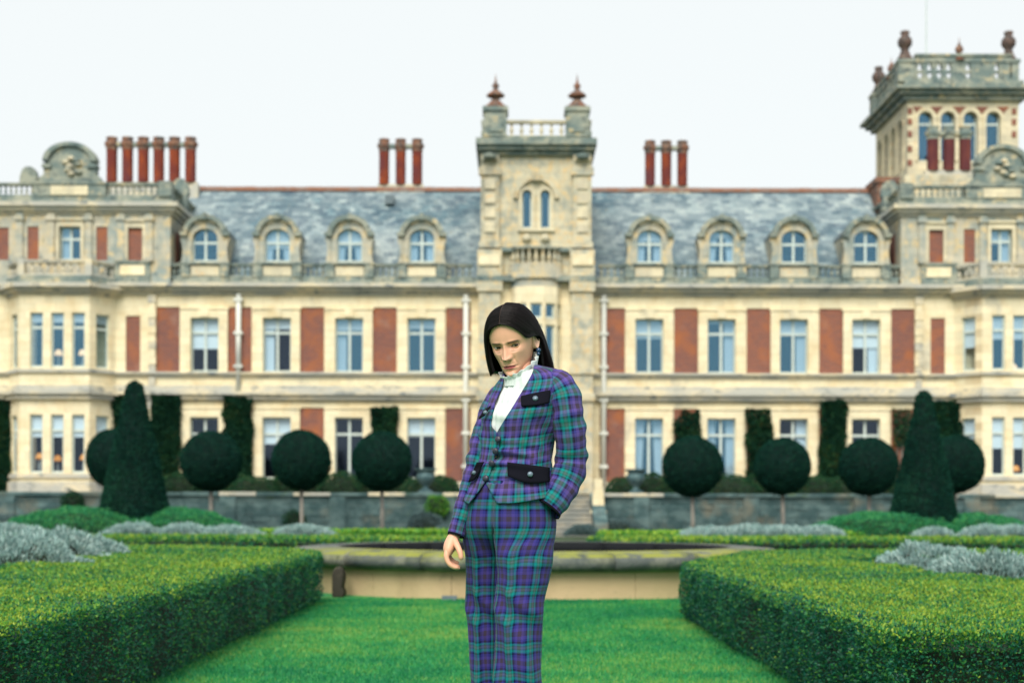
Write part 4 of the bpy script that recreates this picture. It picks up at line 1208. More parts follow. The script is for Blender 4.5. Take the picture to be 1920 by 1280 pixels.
def blob(label, name, cat, c, rad, n, leaf, m, group=None, lump=.12, tint=(.5, .22), core='twig', zmin=-.2, spread=.9, lift=.8, aspect=.5, trunk=None, freq=1.3, seed=0.0, base=None):
    """rounded shrub: leaves over an uneven ellipsoid with a dark core"""
    c = np.array(c, float); rad = np.array(rad, float)
    t = thing(name, label, cat, (c[0], c[1], base if base is not None else max(0.0, c[2] - rad[2])), group)
    u = norm_rows(RNG.normal(0, 1, (n * 2, 3)))
    u = u[(u[:, 2] > zmin) & (u[:, 1] < .55)][:n]
    s = 1 + lump * vnoise(u, freq * 3, seed) + lump * .5 * vnoise(u, freq * 8, seed + 3) - RNG.random(len(u)) ** 2 * .05
    P = c + u * rad * s[:, None]
    N = norm_rows(u / rad)
    foliage('foliage', P, N, leaf, tint[0] + RNG.normal(0, tint[1], len(P)) + .1 * vnoise(u, 9, 1), M[m], t, spread=spread, lift=lift, aspect=aspect)
    k = MB(); seg, rg = 14, 9
    vs, fs = [], []
    for i in range(rg + 1):
        ph = math.pi * i / rg
        for j in range(seg):
            a = 2 * math.pi * j / seg
            uu = np.array([[math.sin(ph) * math.cos(a), math.sin(ph) * math.sin(a), math.cos(ph)]])
            ss = 1 + lump * vnoise(uu, freq * 3, seed)[0] - (.09 if lump > .04 else .025) - lump * .5
            p = c + uu[0] * rad * ss
            p[2] = max(p[2], c[2] + rad[2] * zmin if zmin > -.9 else p[2])
            vs.append(tuple(p))
    for i in range(rg):
        for j in range(seg):
            fs.append((i * seg + j, (i + 1) * seg + j, (i + 1) * seg + (j + 1) % seg, i * seg + (j + 1) % seg))
    k.add(vs, fs); k.build('branches', M[core], t, True)
    if trunk:
        k = MB(); k.tube([(c[0], c[1], trunk[0]), (c[0] + .02, c[1], trunk[0] + .6), (c[0], c[1], c[2] - rad[2] * .8)], [trunk[1] * 1.25, trunk[1], trunk[1] * .9], 10)
        k.build('trunk', M['bark'], t, True)
    return t

# ------------------------------------------------------------------ terrace wall and steps
YW = 60.0
def WX(px, y=YW): return PX(px, y)
sx0, sx1 = .9 - 2.15, .9 + 2.15       # opening for the steps
tw = thing('terrace_wall', 'long grey lichened stone retaining wall below the house', 'wall', (0, YW, 0))
for x0, x1 in ((-26, sx0), (sx1, 26)):
    L = x1 - x0; n = round(L / 1.45)
    for k in range(n):
        a, b = x0 + L * k / n + .006, x0 + L * (k + 1) / n - .006
        q = MB(); j = random.uniform(-.012, .012)
        q.box(a, b, YW - .14 + j, YW + .42, 1.50, 1.64 + j); q.build('coping_stone', M['ledge'] if random.random() < .35 else M['terr_stone'], tw, bevel=.02)
    q = MB()
    q.box(x0, x1, YW + .02, YW + .4, 0, 1.50); q.box(x0, x1, YW - .05, YW + .1, 1.28, 1.36); q.box(x0, x1, YW - .08, YW + .1, 1.42, 1.50)
    q.build('wall_core', M['terr_stone'], tw)
    # coursed blocks
    V, F, T = [], [], []
    q = MB(); z = 0.0
    for ch in (.22, .26, .24, .28, .26):
        x = x0
        while x < x1 - .05:
            w = min(random.uniform(.45, .95), x1 - x)
            o = random.uniform(.0, .04)
            q.box(x + .008, x + w - .008, YW - .02 - o, YW + .05, z + .006, z + ch - .006); x += w
        z += ch
    tag(q.build('wall_block', M['terr_stone'], tw), kind='stuff')
    for k in range(int(L / 4.3) + 1):
        a = x0 + 2.0 + k * 4.3
        if a > x1: break
        q = MB(); q.box(a - .3, a + .3, YW - .12, YW + .1, 0, 1.49); q.build('pier', M['terr_stone'], tw)
st = thing('stone_steps', 'broad flight of worn stone steps up to the terrace', 'steps', (.9, 58, 0))
M['step'] = layered('step_stone', (.24, .25, .23), [((.38, .35, .28), 1.4, (1, 1, 1), .45, .62), ((.11, .13, .12), 3, (1, 1, 1), .56, .7)], bump=(12, .4, .02))
for k in range(9):
    q = MB(); y0 = 56.9 + k * .38
    q.box(sx0 + .02, sx1 - .02, y0, 60.4, k * TERR / 9 + .002, (k + 1) * TERR / 9 - .02); q.box(sx0 + .02, sx1 - .02, y0 - .04, 60.4, (k + 1) * TERR / 9 - .05, (k + 1) * TERR / 9)
    q.build('step', M['step'], st)
for sg, x in ((-1, sx0), (1, sx1)):
    q = MB(); a, b = sorted((x, x + sg * .5))
    q.add([(a, 56.6, 0), (b, 56.6, 0), (b, 60, 0), (a, 60, 0), (a, 56.6, .45), (b, 56.6, .45), (b, 60, 1.66), (a, 60, 1.66)], [(0, 3, 2, 1), (4, 5, 6, 7), (0, 1, 5, 4), (1, 2, 6, 5), (2, 3, 7, 6), (3, 0, 4, 7)])
    q.build('side_wall', M['terr_stone'], st)
    q = MB(); xx = x + sg * .25
    prof = [(-.5, 0), (.5, 0), (.5, .12), (.36, .16), (.34, .6), (.24, 1.0), (.26, 1.25), (.2, 1.34), (-.2, 1.34), (-.26, 1.25), (-.24, 1.0), (-.34, .6), (-.36, .16), (-.5, .12)]
    q.prism_y([(xx + d * .62, .85 + z) for d, z in prof], 58.6, 59.3); q.build('scroll_pier', M['stone_clean'], st)

# lead urns on the terrace
M['lead_urn'] = layered('blue_grey_lead', (.05, .105, .12), [((.10, .17, .18), 4, (1, 1, 1), .45, .62)], rough=.6, metal=.2)
for px, lab in ((798, 'dark blue-grey lead urn on the terrace left of the steps'), (1192, 'dark blue-grey lead urn on the terrace right of the steps')):
    y = 62.0; x = PX(px, y); t = thing('garden_urn', lab, 'urn', (x, y, TERR), 'lead urns beside the steps')
    zb = TERR
    q = MB(); q.box(x - .3, x + .3, y - .3, y + .3, zb, zb + .16); q.box(x - .25, x + .25, y - .25, y + .25, zb + .16, zb + .22); q.build('pedestal', M['lead_urn'], t)
    q = MB(); q.lathe([(.2, zb + .22), (.12, zb + .30), (.1, zb + .36), (.24, zb + .48), (.36, zb + .66), (.38, zb + .82), (.31, zb + .90), (.33, zb + .98), (.46, zb + 1.04), (.46, zb + 1.08), (.3, zb + 1.08), (.25, zb + .9)], x, y, 16); q.build('bowl', M['lead_urn'], t, True)

# ------------------------------------------------------------------ round basin
BC = (.29, 20.55); BR = 3.06
pb = thing('pool_basin', 'low round stone pool basin with mossy rounded coping behind the woman', 'basin', (BC[0], BC[1], 0))
def coping_mat():
    m = layered('mossy_coping', (.10, .115, .11), [((.22, .225, .18), 2.2, (1, 1, 1), .48, .62), ((.05, .065, .07), 3.5, (1, 1, 1), .5, .66)], bump=(14, .5, .03))
    nt = m.node_tree; bs = nt.nodes['Principled BSDF']; src = bs.inputs['Base Color'].links[0].from_socket
    g = nt.nodes.new('ShaderNodeNewGeometry'); s = nt.nodes.new('ShaderNodeSeparateXYZ'); nt.links.new(g.outputs['True Normal'], s.inputs[0])
    sp = nt.nodes.new('ShaderNodeSeparateXYZ'); nt.links.new(g.outputs['Position'], sp.inputs[0])
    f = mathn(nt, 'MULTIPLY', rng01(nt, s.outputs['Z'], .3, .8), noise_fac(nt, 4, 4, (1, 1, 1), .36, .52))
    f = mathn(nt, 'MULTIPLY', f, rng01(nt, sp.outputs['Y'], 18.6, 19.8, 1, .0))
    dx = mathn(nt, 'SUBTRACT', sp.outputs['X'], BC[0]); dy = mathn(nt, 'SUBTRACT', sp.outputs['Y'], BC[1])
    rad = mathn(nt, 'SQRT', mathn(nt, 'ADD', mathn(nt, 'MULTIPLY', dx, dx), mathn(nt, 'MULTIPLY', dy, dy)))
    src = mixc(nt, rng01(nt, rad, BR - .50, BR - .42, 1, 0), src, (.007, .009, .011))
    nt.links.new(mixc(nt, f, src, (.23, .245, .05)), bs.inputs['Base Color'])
    return m
M['coping'] = coping_mat()
M['basin_stone'] = layered('sandy_basin_stone', (.56, .42, .245), [((.44, .33, .19), 1.4, (1, 1, .6), .45, .65), ((.30, .25, .16), 4, (1, 1, 1), .6, .74)], bump=(16, .3, .02))
def ring_piece(prof, a0, a1, seg=4):
    q = MB(); n = len(prof); vs, fs = [], []
    for i in range(seg + 1):
        a = a0 + (a1 - a0) * i / seg
        for r, z in prof: vs.append((BC[0] + r * math.cos(a), BC[1] + r * math.sin(a), z))
    for i in range(seg):
        for j in range(n):
            j2 = (j + 1) % n
            fs.append((i * n + j, (i + 1) * n + j, (i + 1) * n + j2, i * n + j2))
    fs.append(tuple(range(n))); fs.append(tuple(seg * n + j for j in range(n - 1, -1, -1)))
    return q.add(vs, fs)
cop_prof = [(BR - .52, .36), (BR - .10, .325), (BR + .10, .33), (BR + .19, .37), (BR + .215, .43), (BR + .19, .49), (BR + .12, .525), (BR - .1, .545), (BR - .44, .55), (BR - .52, .54)]
wall_prof = [(BR - .35, .0), (BR + .10, .0), (BR + .10, .10), (BR + .03, .12), (BR, .335), (BR - .35, .335)]
wall_prof = [(BR - .35, .0), (BR + .03, .0), (BR + .03, .335), (BR - .35, .335)]
NC = 18
for k in range(NC):
    a0, a1 = 2 * math.pi * k / NC + .1, 2 * math.pi * (k + 1) / NC + .1
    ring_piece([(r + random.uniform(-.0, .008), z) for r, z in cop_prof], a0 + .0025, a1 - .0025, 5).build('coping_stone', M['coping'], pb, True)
    ring_piece(wall_prof, a0 + .101, a1 + .099, 5).build('wall_panel', M['basin_stone'], pb)
q = MB(); q.lathe([(BR - .36, .0), (BR - .36, .40)], BC[0], BC[1], 48)
q = MB()
for k in range(48):
    a0, a1 = 2 * math.pi * k / 48, 2 * math.pi * (k + 1) / 48
    q.quad(*[(BC[0] + (BR - .40) * math.cos(a), BC[1] + (BR - .40) * math.sin(a), z) for a, z in ((a0, .05), (a1, .05), (a1, .48), (a0, .48))])
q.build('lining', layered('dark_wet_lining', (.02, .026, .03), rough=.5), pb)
q = MB(); xg = PX(843, 17.4); q.box(xg - .085, xg + .085, 17.36, 17.48, .0, .055); q.build('outlet_cover', M['lead'], pb)
q = MB(); q.lathe([(BR - .42, .14), (BR - .42, .16)], BC[0], BC[1], 48)
m, nt, bs = new_mat('pool_water'); bs.inputs['Base Color'].default_value = (.006, .012, .012, 1); bs.inputs['Roughness'].default_value = .05
M['water'] = m
tag(q.build('water', M['water']), kind='structure')
# scroll buttresses beside the basin
for px, y, lab in ((633, 17.9, 'dark brown stone scroll beside the basin at the end of the left hedge'),):
    x = PX(px, y); t = MB()
    prof = [(-.13, 0), (.13, 0), (.15, .08), (.10, .14), (.13, .24), (.13, .34), (.08, .42), (0, .45), (-.08, .43), (-.13, .34), (-.13, .2)]
    t.prism_y([(x + d * .5, z * .8) for d, z in prof], y, y + .35)
    tag(t.build('stone_scroll', layered('brown_shaded_stone', (.04, .036, .028), [((.08, .07, .05), 5, (1, 1, 1), .45, .6)]), bevel=.02), lab, 'stone scroll')  # brown stone darkened, hedge-end shade put into its colour

# ------------------------------------------------------------------ lawn
q = MB(); q.quad((-60, -20, .004), (60, -20, .004), (60, 26.4, .004), (-60, 26.4, .004))
M['lawn'] = layered('mown_lawn', (.022, .25, .078), [((.07, .31, .07), 1.1, (1, 1, 1), .46, .62), ((.20, .34, .065), 1.7, (1, 1.4, 1), .54, .7), ((.010, .17, .075), 6, (1, 1, 1), .48, .64)], bump=(60, .8, .02))
tag(q.build('lawn', M['lawn']), kind='structure')
def grass_field():
    n = 150000
    Y = 8.6 + (17.6 - 8.6) * RNG.random(n * 2) ** 1.25
    Xs = RNG.uniform(-2.2, 1.9, n * 2)
    k = np.hypot(Xs - BC[0], Y - BC[1]) > BR + .02
    P = np.c_[Xs[k], Y[k], np.full(k.sum(), .003)][:n]
    d = np.c_[RNG.normal(0, .45, len(P)), RNG.normal(0, .45, len(P)), np.ones(len(P))]
    d = norm_rows(d); s = norm_rows(np.cross(d, RNG.normal(0, 1, (len(P), 3))))
    L = RNG.uniform(.012, .034, len(P))[:, None] ; w = .0035 * (P[:, 1:2] / 9)
    V = np.stack([P - s * w, P + s * w, P + d * L], 1).reshape(-1, 3)
    tint = .5 + RNG.normal(0, .2, len(P)) + .34 * vnoise(P, 1.3, 3) + .22 * vnoise(P, 3.4, 6)
    M['grass'] = leaf_mat('grass_blade', [(0, (.008, .14, .065)), (.4, (.016, .25, .085)), (.7, (.065, .34, .08)), (1, (.25, .40, .085))], rough=.6, trans=.2)
    me = np_mesh('grass', V, np.arange(len(V)).reshape(-1, 3), [M['grass']], {'tint': np.clip(tint, 0, 1)})
    tag(place('grass', me), 'short mown green grass between the two hedges', 'grass', kind='stuff')
grass_field()

# ------------------------------------------------------------------ hedges of the parterre
polyL = [(-2.05, 4.4), (-2.05, 16.6), (-2.25, 17.3), (-3.0, 18.8), (-4.0, 19.6), (-10, 19.9), (-10, 17.8), (-4.7, 17.6), (-4.25, 16.8), (-4.15, 4.4)]
polyR = [(1.60, 6.45), (4.9, 6.45), (4.9, 11.0), (3.9, 11.2), (3.5, 11.8), (3.5, 16.3), (4.2, 17.4), (9, 18.1), (9, 20.6), (3.9, 19.6), (2.8, 18.4), (1.8, 15.1), (1.6, 14.4)]
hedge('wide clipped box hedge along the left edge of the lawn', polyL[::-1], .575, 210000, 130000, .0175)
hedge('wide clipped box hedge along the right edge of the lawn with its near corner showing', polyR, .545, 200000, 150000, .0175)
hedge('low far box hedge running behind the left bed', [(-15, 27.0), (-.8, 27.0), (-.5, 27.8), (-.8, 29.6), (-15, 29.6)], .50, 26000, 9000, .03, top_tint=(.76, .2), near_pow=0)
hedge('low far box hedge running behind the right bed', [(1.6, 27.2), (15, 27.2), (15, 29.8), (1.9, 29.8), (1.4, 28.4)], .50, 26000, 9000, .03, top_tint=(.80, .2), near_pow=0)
hedge('narrow bright green hedge strip beyond the pool left of the woman', [(-7.0, 36.0), (-1.2, 36.0), (-1.2, 37.6), (-7.0, 37.6)], .46, 9000, 4000, .04, m='lime_leaf', near_pow=0)
hedge('narrow bright green hedge strip beyond the pool right of the woman', [(2.1, 35.0), (8.0, 35.0), (8.0, 37.0), (2.1, 37.0)], .46, 9000, 4000, .04, m='lime_leaf', near_pow=0)

# silver cushions in the near beds
def silver(label, px, py_top, y, w, hgt, n, group):
    x = PX(px, y); zt = PZ(py_top, y)
    return blob(label, 'silver_bush', 'shrub', (x, y, zt - hgt), (w, w * .9, hgt), n, .05 * max(1, y / 14), 'silver_leaf', group, lump=.2, zmin=-.3, spread=.55, lift=1.1, aspect=.22, seed=px * .1, freq=1.8)
G1 = 'silver bushes in the near beds'
silver('feathery silver bush at the left picture edge behind the left hedge', 22, 1010, 13.6, .72, .52, 14000, G1)
silver('feathery silver bush in the middle of the left near bed', 95, 1004, 15.4, .62, .52, 12000, G1)
silver('low feathery silver bush at the right end of the left near bed', 168, 1018, 16.4, .48, .42, 9000, G1)
silver('feathery silver bush at the left end of the right near bed', 1735, 1026, 14.4, .52, .45, 11000, G1)
silver('feathery silver bush nearest the right picture edge', 1868, 1042, 12.0, .50, .48, 12000, G1)
silver('low silver bush between the two right near bushes', 1800, 1052, 12.9, .36, .36, 7000, G1)
G2 = 'far silver bushes behind the beds'
for px, w, lab in ((10, .9, 'far silver bush at the left edge in front of the green mound'), (250, .8, 'far silver bush below the left yew cone'), (345, .75, 'far silver bush below the right half of the left mound'),
                   (430, 1.0, 'far silver bush right of the left mound'), (572, .9, 'far silver bush farthest right of the left mound, nearest the woman'),
                   (1330, .9, 'far silver bush nearest the steps on the right side'), (1400, 1.0, 'far silver bush second from the steps on the right side'), (1470, .9, 'far silver bush third from the steps on the right side'), (1530, .8, 'far silver bush touching the left foot of the right mound'),
                   (1752, .6, 'far silver bush below the right yew cone'), (1850, .8, 'far silver bush below the right half of the right mound'), (1905, .7, 'far silver bush at the right picture edge')):
    silver(lab, px, 992 + random.uniform(-3, 3), 34, w * .72, .26, 3000, G2)

# green mounds with the yew cones on them
def mound(px0, px1, py, y, label):
    x = PX((px0 + px1) / 2, y); w = PX(px1, y) - PX(px0, y)
    zt = PZ(py, y)
    t = blob(label, 'green_mound', 'shrub', (x, y, .1), (w / 2, 1.9, zt - .1), 30000, .06, 'mound_leaf', 'spreading green mounds', lump=.09, zmin=-.05, freq=1.9, seed=px0 * .01, spread=.9, tint=(.52, .24))
mound(-10, 350, 954, 45.0, 'broad bright green juniper mound under the left yew cone')
mound(200, 455, 956, 45.4, 'smaller green mound on the right foot of the left yew cone')
mound(1505, 1815, 959, 45.0, 'broad bright green mound under the right yew cone')
mound(1680, 1950, 963, 45.4, 'smaller green mound on the right foot of the right yew cone')
def cone(px, top, bot, w, y, label):
    x = PX(px, y); z0, z1 = PZ(bot, y) - .25, PZ(top, y); r0 = w / 2 / FPX * y
    t = thing('yew_cone', label, 'topiary', (x, y, 0), 'clipped yew cones')
    n = 34000
    f = RNG.random(n * 2); f = f[RNG.random(n * 2) < (1 - .75 * f)][:n]; n = len(f)
    a = RNG.uniform(0, 2 * math.pi, n)
    def prof(f): return r0 * (1 - .83 * f) * np.sqrt(np.clip(1 - np.clip((f - .95) / .05, 0, 1) ** 2, 0.0004, 1))
    rr = prof(f)
    P = np.c_[x + rr * np.cos(a), y + rr * np.sin(a), z0 + (z1 - z0) * f]
    N = np.c_[np.cos(a), np.sin(a), np.full(n, .28)]
    P += N * (vnoise(P, 2.2, px) * .022 + vnoise(P, 6, 2) * .014 - RNG.random(n) ** 2 * .06)[:, None]
    N[:, 2] += .5
    foliage('crown', P, norm_rows(N), .055, .58 + RNG.normal(0, .22, n) + .2 * vnoise(P, 1.5, 4), M['yew_leaf'], t, spread=1.1, lift=.4, aspect=.6)
    k = MB(); k.lathe([(prof(np.array(v)) * .93, z0 + (z1 - z0) * v) for v in (0, .15, .3, .5, .7, .85, .91, .95, .98)] + [(.03, z1 - .03)], x, y, 20); k.build('branches', M['dark_core'], t, True)
    k = MB(); k.tube([(x, y, 0), (x, y, 1.0)], .12, 8); k.build('trunk', M['bark'], t)
cone(252, 716, 968, 140, 45.2, 'tall dark clipped yew cone on the left green mound')
cone(1732, 731, 972, 134, 45.2, 'tall dark clipped yew cone on the right green mound')

# ball topiary on stems along the terrace
balls = [(219, 861, 113, 'dark clipped ball tree half hidden behind the left yew cone'), (395, 865, 112, 'dark clipped ball tree next right of the left yew cone'), (565, 863, 111, 'dark clipped ball tree in the middle left of the terrace'),
         (716, 865, 110, 'dark clipped ball tree nearest the woman on her left side of the photo'), (1298, 873, 113, 'dark clipped ball tree nearest the woman on the right of the photo'), (1467, 873, 105, 'dark clipped ball tree second right of the woman'),
         (1629, 873, 109, 'dark clipped ball tree just left of the right yew cone'), (1790, 868, 108, 'dark clipped ball tree half hidden behind the right yew cone')]
for px, py, d, lab in balls:
    y = 56.0; r = d / 2 / FPX * y
    blob(lab, 'ball_tree', 'topiary', (PX(px, y), y, PZ(py, y)), (r, r, r), 16000, .05, 'yew_leaf', 'clipped ball trees along the terrace', lump=.03, zmin=-1, core='dark_core', tint=(.45, .25), spread=1.3, lift=.25, aspect=.7, trunk=(0, .075), seed=px, base=0.0)

# low shrubs along the foot of the house
row = [(340, 30), (385, 34), (438, 26), (480, 36), (530, 26), (590, 30), (640, 34), (690, 30), (745, 32), (800, 36), (828, 26), (1178, 34), (1222, 30), (1268, 28), (1330, 30), (1372, 40), (1420, 26), (1500, 26), (1532, 34), (1580, 36), (1650, 30)]
for i, (px, w) in enumerate(row):
    y = 64.0 + (i % 3) * .5
    r = w * 1.3 / FPX * y
    side = 'left' if px < 960 else 'right'
    k = sum(1 for p, _ in row if (p < 960) == (px < 960) and abs(p - 1003) < abs(px - 1003)) + 1
    o_ = ['', 'nearest', 'second', 'third', 'fourth', 'fifth', 'sixth', 'seventh', 'eighth', 'ninth', 'tenth', 'eleventh'][k]
    blob('low dark green shrub on the terrace, %s from the steps on the %s' % (o_, side), 'low_shrub', 'shrub', (PX(px, y), y, TERR + .15), (r, r, PZ(893, y) - TERR - .1 + random.uniform(-.12, .12)), 4500, .07, 'ivy_leaf', 'low shrubs on the terrace', lump=.12, zmin=-.25, tint=(.6, .22), seed=px)
for px, py, w, lab in ((800, 962, 34, 'soft blue-grey shrub against the terrace wall left of the woman'), (1092, 985, 30, 'soft blue-grey shrub at the right foot of the steps'), (1160, 975, 46, 'wide blue-grey shrub against the terrace wall right of the steps'), (30, 968, 60, 'wide blue-grey shrub against the terrace wall at the left edge'), (845, 985, 26, 'small blue-grey shrub at the left foot of the steps')):
    y = 58.4 if px not in (1092, 845) else 56.0; r = w / FPX * y
    blob(lab, 'catmint_bush', 'shrub', (PX(px, y), y, .1), (r, .6, PZ(py, y) - .1), 5000, .08, 'blue_leaf', 'blue-grey bushes below the terrace', lump=.18, zmin=-.1, spread=.6, lift=1.1, aspect=.25, seed=px)
for px, py, lab in ((820, 945, 'trailing plant with yellow flowers on the terrace wall'), (137, 940, 'small russet plant hanging on the terrace wall by the left cone'), (553, 975, 'small dark plant at the wall foot below the second ball tree')):
    y = 59.7; blob(lab, 'wall_plant', 'plant', (PX(px, y), y, PZ(py, y) - .1), (.42, .25, .42), 1500, .07, 'lime_leaf' if px == 820 else 'ivy_leaf', None, lump=.3, zmin=-.9, seed=px)

# ivy on the ground-floor brickwork
def ivy(px0, px1, py0, py1, label, dens=1.0, ragged=.25):
    y = YF - .10
    x0, x1, z0, z1 = PX(px0, y), PX(px1, y), max(TERR, PZ(py1, y)), PZ(py0, y)
    t = thing('ivy', label, 'climber', ((x0 + x1) / 2, y, TERR), 'ivy on the ground floor brickwork')
    n = int(2600 * (x1 - x0) * (z1 - z0) * dens)
    P = np.c_[RNG.uniform(x0 - .12, x1 + .12, n), np.zeros(n), RNG.uniform(z0 - .1, z1 + .12, n)]
    ex = np.minimum(P[:, 0] - x0, x1 - P[:, 0]) + vnoise(P, 2.3, px0) * .14
    ez = np.minimum(z1 - P[:, 2], 9) + vnoise(P, 1.7, px0 + 3) * ragged
    k = (ex > -.05) & (ez > 0)
    P = P[k]
    P[:, 1] = y - .06 - .16 * (RNG.random(len(P)) ** .5) * (1 + .7 * vnoise(P, 1.6, 2))
    foliage('foliage', P, np.tile([0, -1, .2], (len(P), 1)), .11, .45 + RNG.normal(0, .22, len(P)) + .2 * vnoise(P, 1.4, 1), M['ivy_leaf'], t, spread=1.0, lift=.6, aspect=.9)
    q = MB()
    for kk in range(4):
        xx = x0 + (x1 - x0) * (kk + .5) / 4
        q.tube([(xx, y + .02, TERR), (xx + .1, y + .02, z0 + (z1 - z0) * .5), (xx - .05, y + .02, z1 - .2)], [.05, .03, .015], 6)
    q.build('stem', M['bark'], t)
ivy(-20, 18, 748, 925, 'dark ivy column at the left picture edge')
ivy(216, 242, 748, 925, 'dark ivy behind the left yew cone beside the bay')
ivy(288, 335, 741, 925, 'dark ivy column right of the left yew cone')
ivy(421, 471, 746, 925, 'dark ivy column between the first and second ball trees')
ivy(699, 744, 765, 925, 'ivy patch above the ball tree nearest the woman on the left', ragged=.1)
ivy(1266, 1308, 768, 850, 'ivy patch on brick above the ball tree right of the woman', .7, .5)
ivy(1400, 1444, 766, 890, 'ivy thinning over brick between two right ball trees', .7, .3)
ivy(1537, 1583, 752, 925, 'dark ivy column left of the ball tree by the right cone')
ivy(1676, 1708, 765, 830, 'thin ivy on brick just left of the right yew cone', .35, .6)
ivy(1742, 1798, 752, 925, 'dark ivy column behind the right yew cone')
# ------------------------------------------------------------------ the woman
YW0 = 5.0
def W(px, py, dy=0.0):
    y = YW0 + dy
    return np.array([PX(px, y), y, PZ(py, y)])
SPX = YW0 / FPX
def pchip(xs, ys, x):
    """smooth interpolation through a table"""
    xs, ys = np.asarray(xs, float), np.asarray(ys, float)
    x = np.clip(np.asarray(x, float), xs[0], xs[-1])
    h = np.diff(xs); d = np.diff(ys) / h
    m = np.zeros(len(xs)); m[0], m[-1] = d[0], d[-1]
    for i in range(1, len(xs) - 1):
        m[i] = 0 if d[i - 1] * d[i] <= 0 else 2 * d[i - 1] * d[i] / (d[i - 1] + d[i])
    i = np.clip(np.searchsorted(xs, x) - 1, 0, len(h) - 1)
    t = (x - xs[i]) / h[i]
    return ((2 * t ** 3 - 3 * t ** 2 + 1) * ys[i] + (t ** 3 - 2 * t ** 2 + t) * h[i] * m[i] + (-2 * t ** 3 + 3 * t ** 2) * ys[i + 1] + (t ** 3 - t ** 2) * h[i] * m[i + 1])

person = thing('person', 'dark-haired woman in purple and teal tartan trouser suit, one hand in her pocket', 'person', (PX(950, 5), 5.0, 0))

def tartan(name, pal, p=.092, off=(0, 0)):
    m, nt, bs = new_mat(name)
    uv = nt.nodes.new('ShaderNodeUVMap'); uv.uv_map = 'UVMap'
    sp = nt.nodes.new('ShaderNodeSeparateXYZ'); nt.links.new(uv.outputs[0], sp.inputs[0])
    teal, teal2, navy, pur, pur2, brn, gry = pal
    dteal, lil = (teal[0] + .004, teal[1] * .55, teal[2] * .58), (.10, .11, .17)
    stops = [(0, teal), (.030, dteal), (.050, gry), (.098, lil), (.116, gry), (.164, dteal), (.184, teal), (.235, teal2), (.262, navy), (.325, pur2), (.40, pur), (.50, brn), (.66, pur), (.76, pur2), (.855, navy), (.915, teal2), (.95, teal)]
    outs = []
    for ax, o in (('X', off[0]), ('Y', off[1])):
        f = mathn(nt, 'FRACT', mathn(nt, 'ADD', mathn(nt, 'DIVIDE', sp.outputs[ax], p), 100 + o))
        cr = nt.nodes.new('ShaderNodeValToRGB'); cr.color_ramp.interpolation = 'CONSTANT'
        e = cr.color_ramp.elements
        while len(e) < len(stops): e.new(.5)
        for el, (q, c) in zip(e, stops): el.position = q; el.color = (*c, 1)
        nt.links.new(f, cr.inputs['Fac']); outs.append(cr.outputs['Color'])
    # twill: warp and weft threads alternate along fine diagonals
    tw = mathn(nt, 'FRACT', mathn(nt, 'MULTIPLY', mathn(nt, 'ADD', sp.outputs['X'], sp.outputs['Y']), 420))
    fac = rng01(nt, tw, 0, 1, .32, .68)
    c = mixc(nt, fac, outs[0], outs[1])
    nt.links.new(c, bs.inputs['Base Color'])
    bs.inputs['Roughness'].default_value = .85; bs.inputs['Specular IOR Level'].default_value = .15
    bs.inputs['Sheen Weight'].default_value = .06; bs.inputs['Sheen Roughness'].default_value = .5
    n = nd(nt, 'ShaderNodeTexNoise', Scale=38.0, Detail=4); nt.links.new(uv.outputs[0], n.inputs['Vector'])
    b = nd(nt, 'ShaderNodeBump', Strength=.25, Distance=.004); nt.links.new(n.outputs['Fac'], b.inputs['Height']); nt.links.new(b.outputs['Normal'], bs.inputs['Normal'])
    return m
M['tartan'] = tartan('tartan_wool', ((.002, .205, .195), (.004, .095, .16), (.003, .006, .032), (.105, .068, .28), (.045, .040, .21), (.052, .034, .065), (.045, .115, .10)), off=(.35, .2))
M['tartan_leg'] = tartan('tartan_wool_shaded', ((.001, .170, .165), (.003, .080, .14), (.002, .004, .028), (.050, .036, .205), (.022, .022, .16), (.042, .028, .055), (.038, .095, .085)), off=(.1, .55))  # same cloth as the jacket, shade put into its darker palette
M['velvet'] = layered('black_velvet', (.006, .006, .011), rough=.95, spec=.1)
M['lining_c'] = layered('plum_lining', (.09, .012, .04), rough=.5)
M['blouse'] = layered('white_cotton', (.66, .70, .69), [((.58, .62, .63), 60, (1, 1, 1), .45, .6)], rough=.9)
M['silverb'] = layered('pewter_button', (.13, .18, .23), rough=.45, metal=.3, spec=.5)
M['buttond'] = layered('dark_button', (.03, .028, .05), rough=.4, spec=.5)
M['bead'] = layered('blue_bead', (.012, .05, .12), rough=.15, spec=.7)
M['shoe'] = layered('black_leather', (.01, .01, .012), rough=.35, spec=.5)

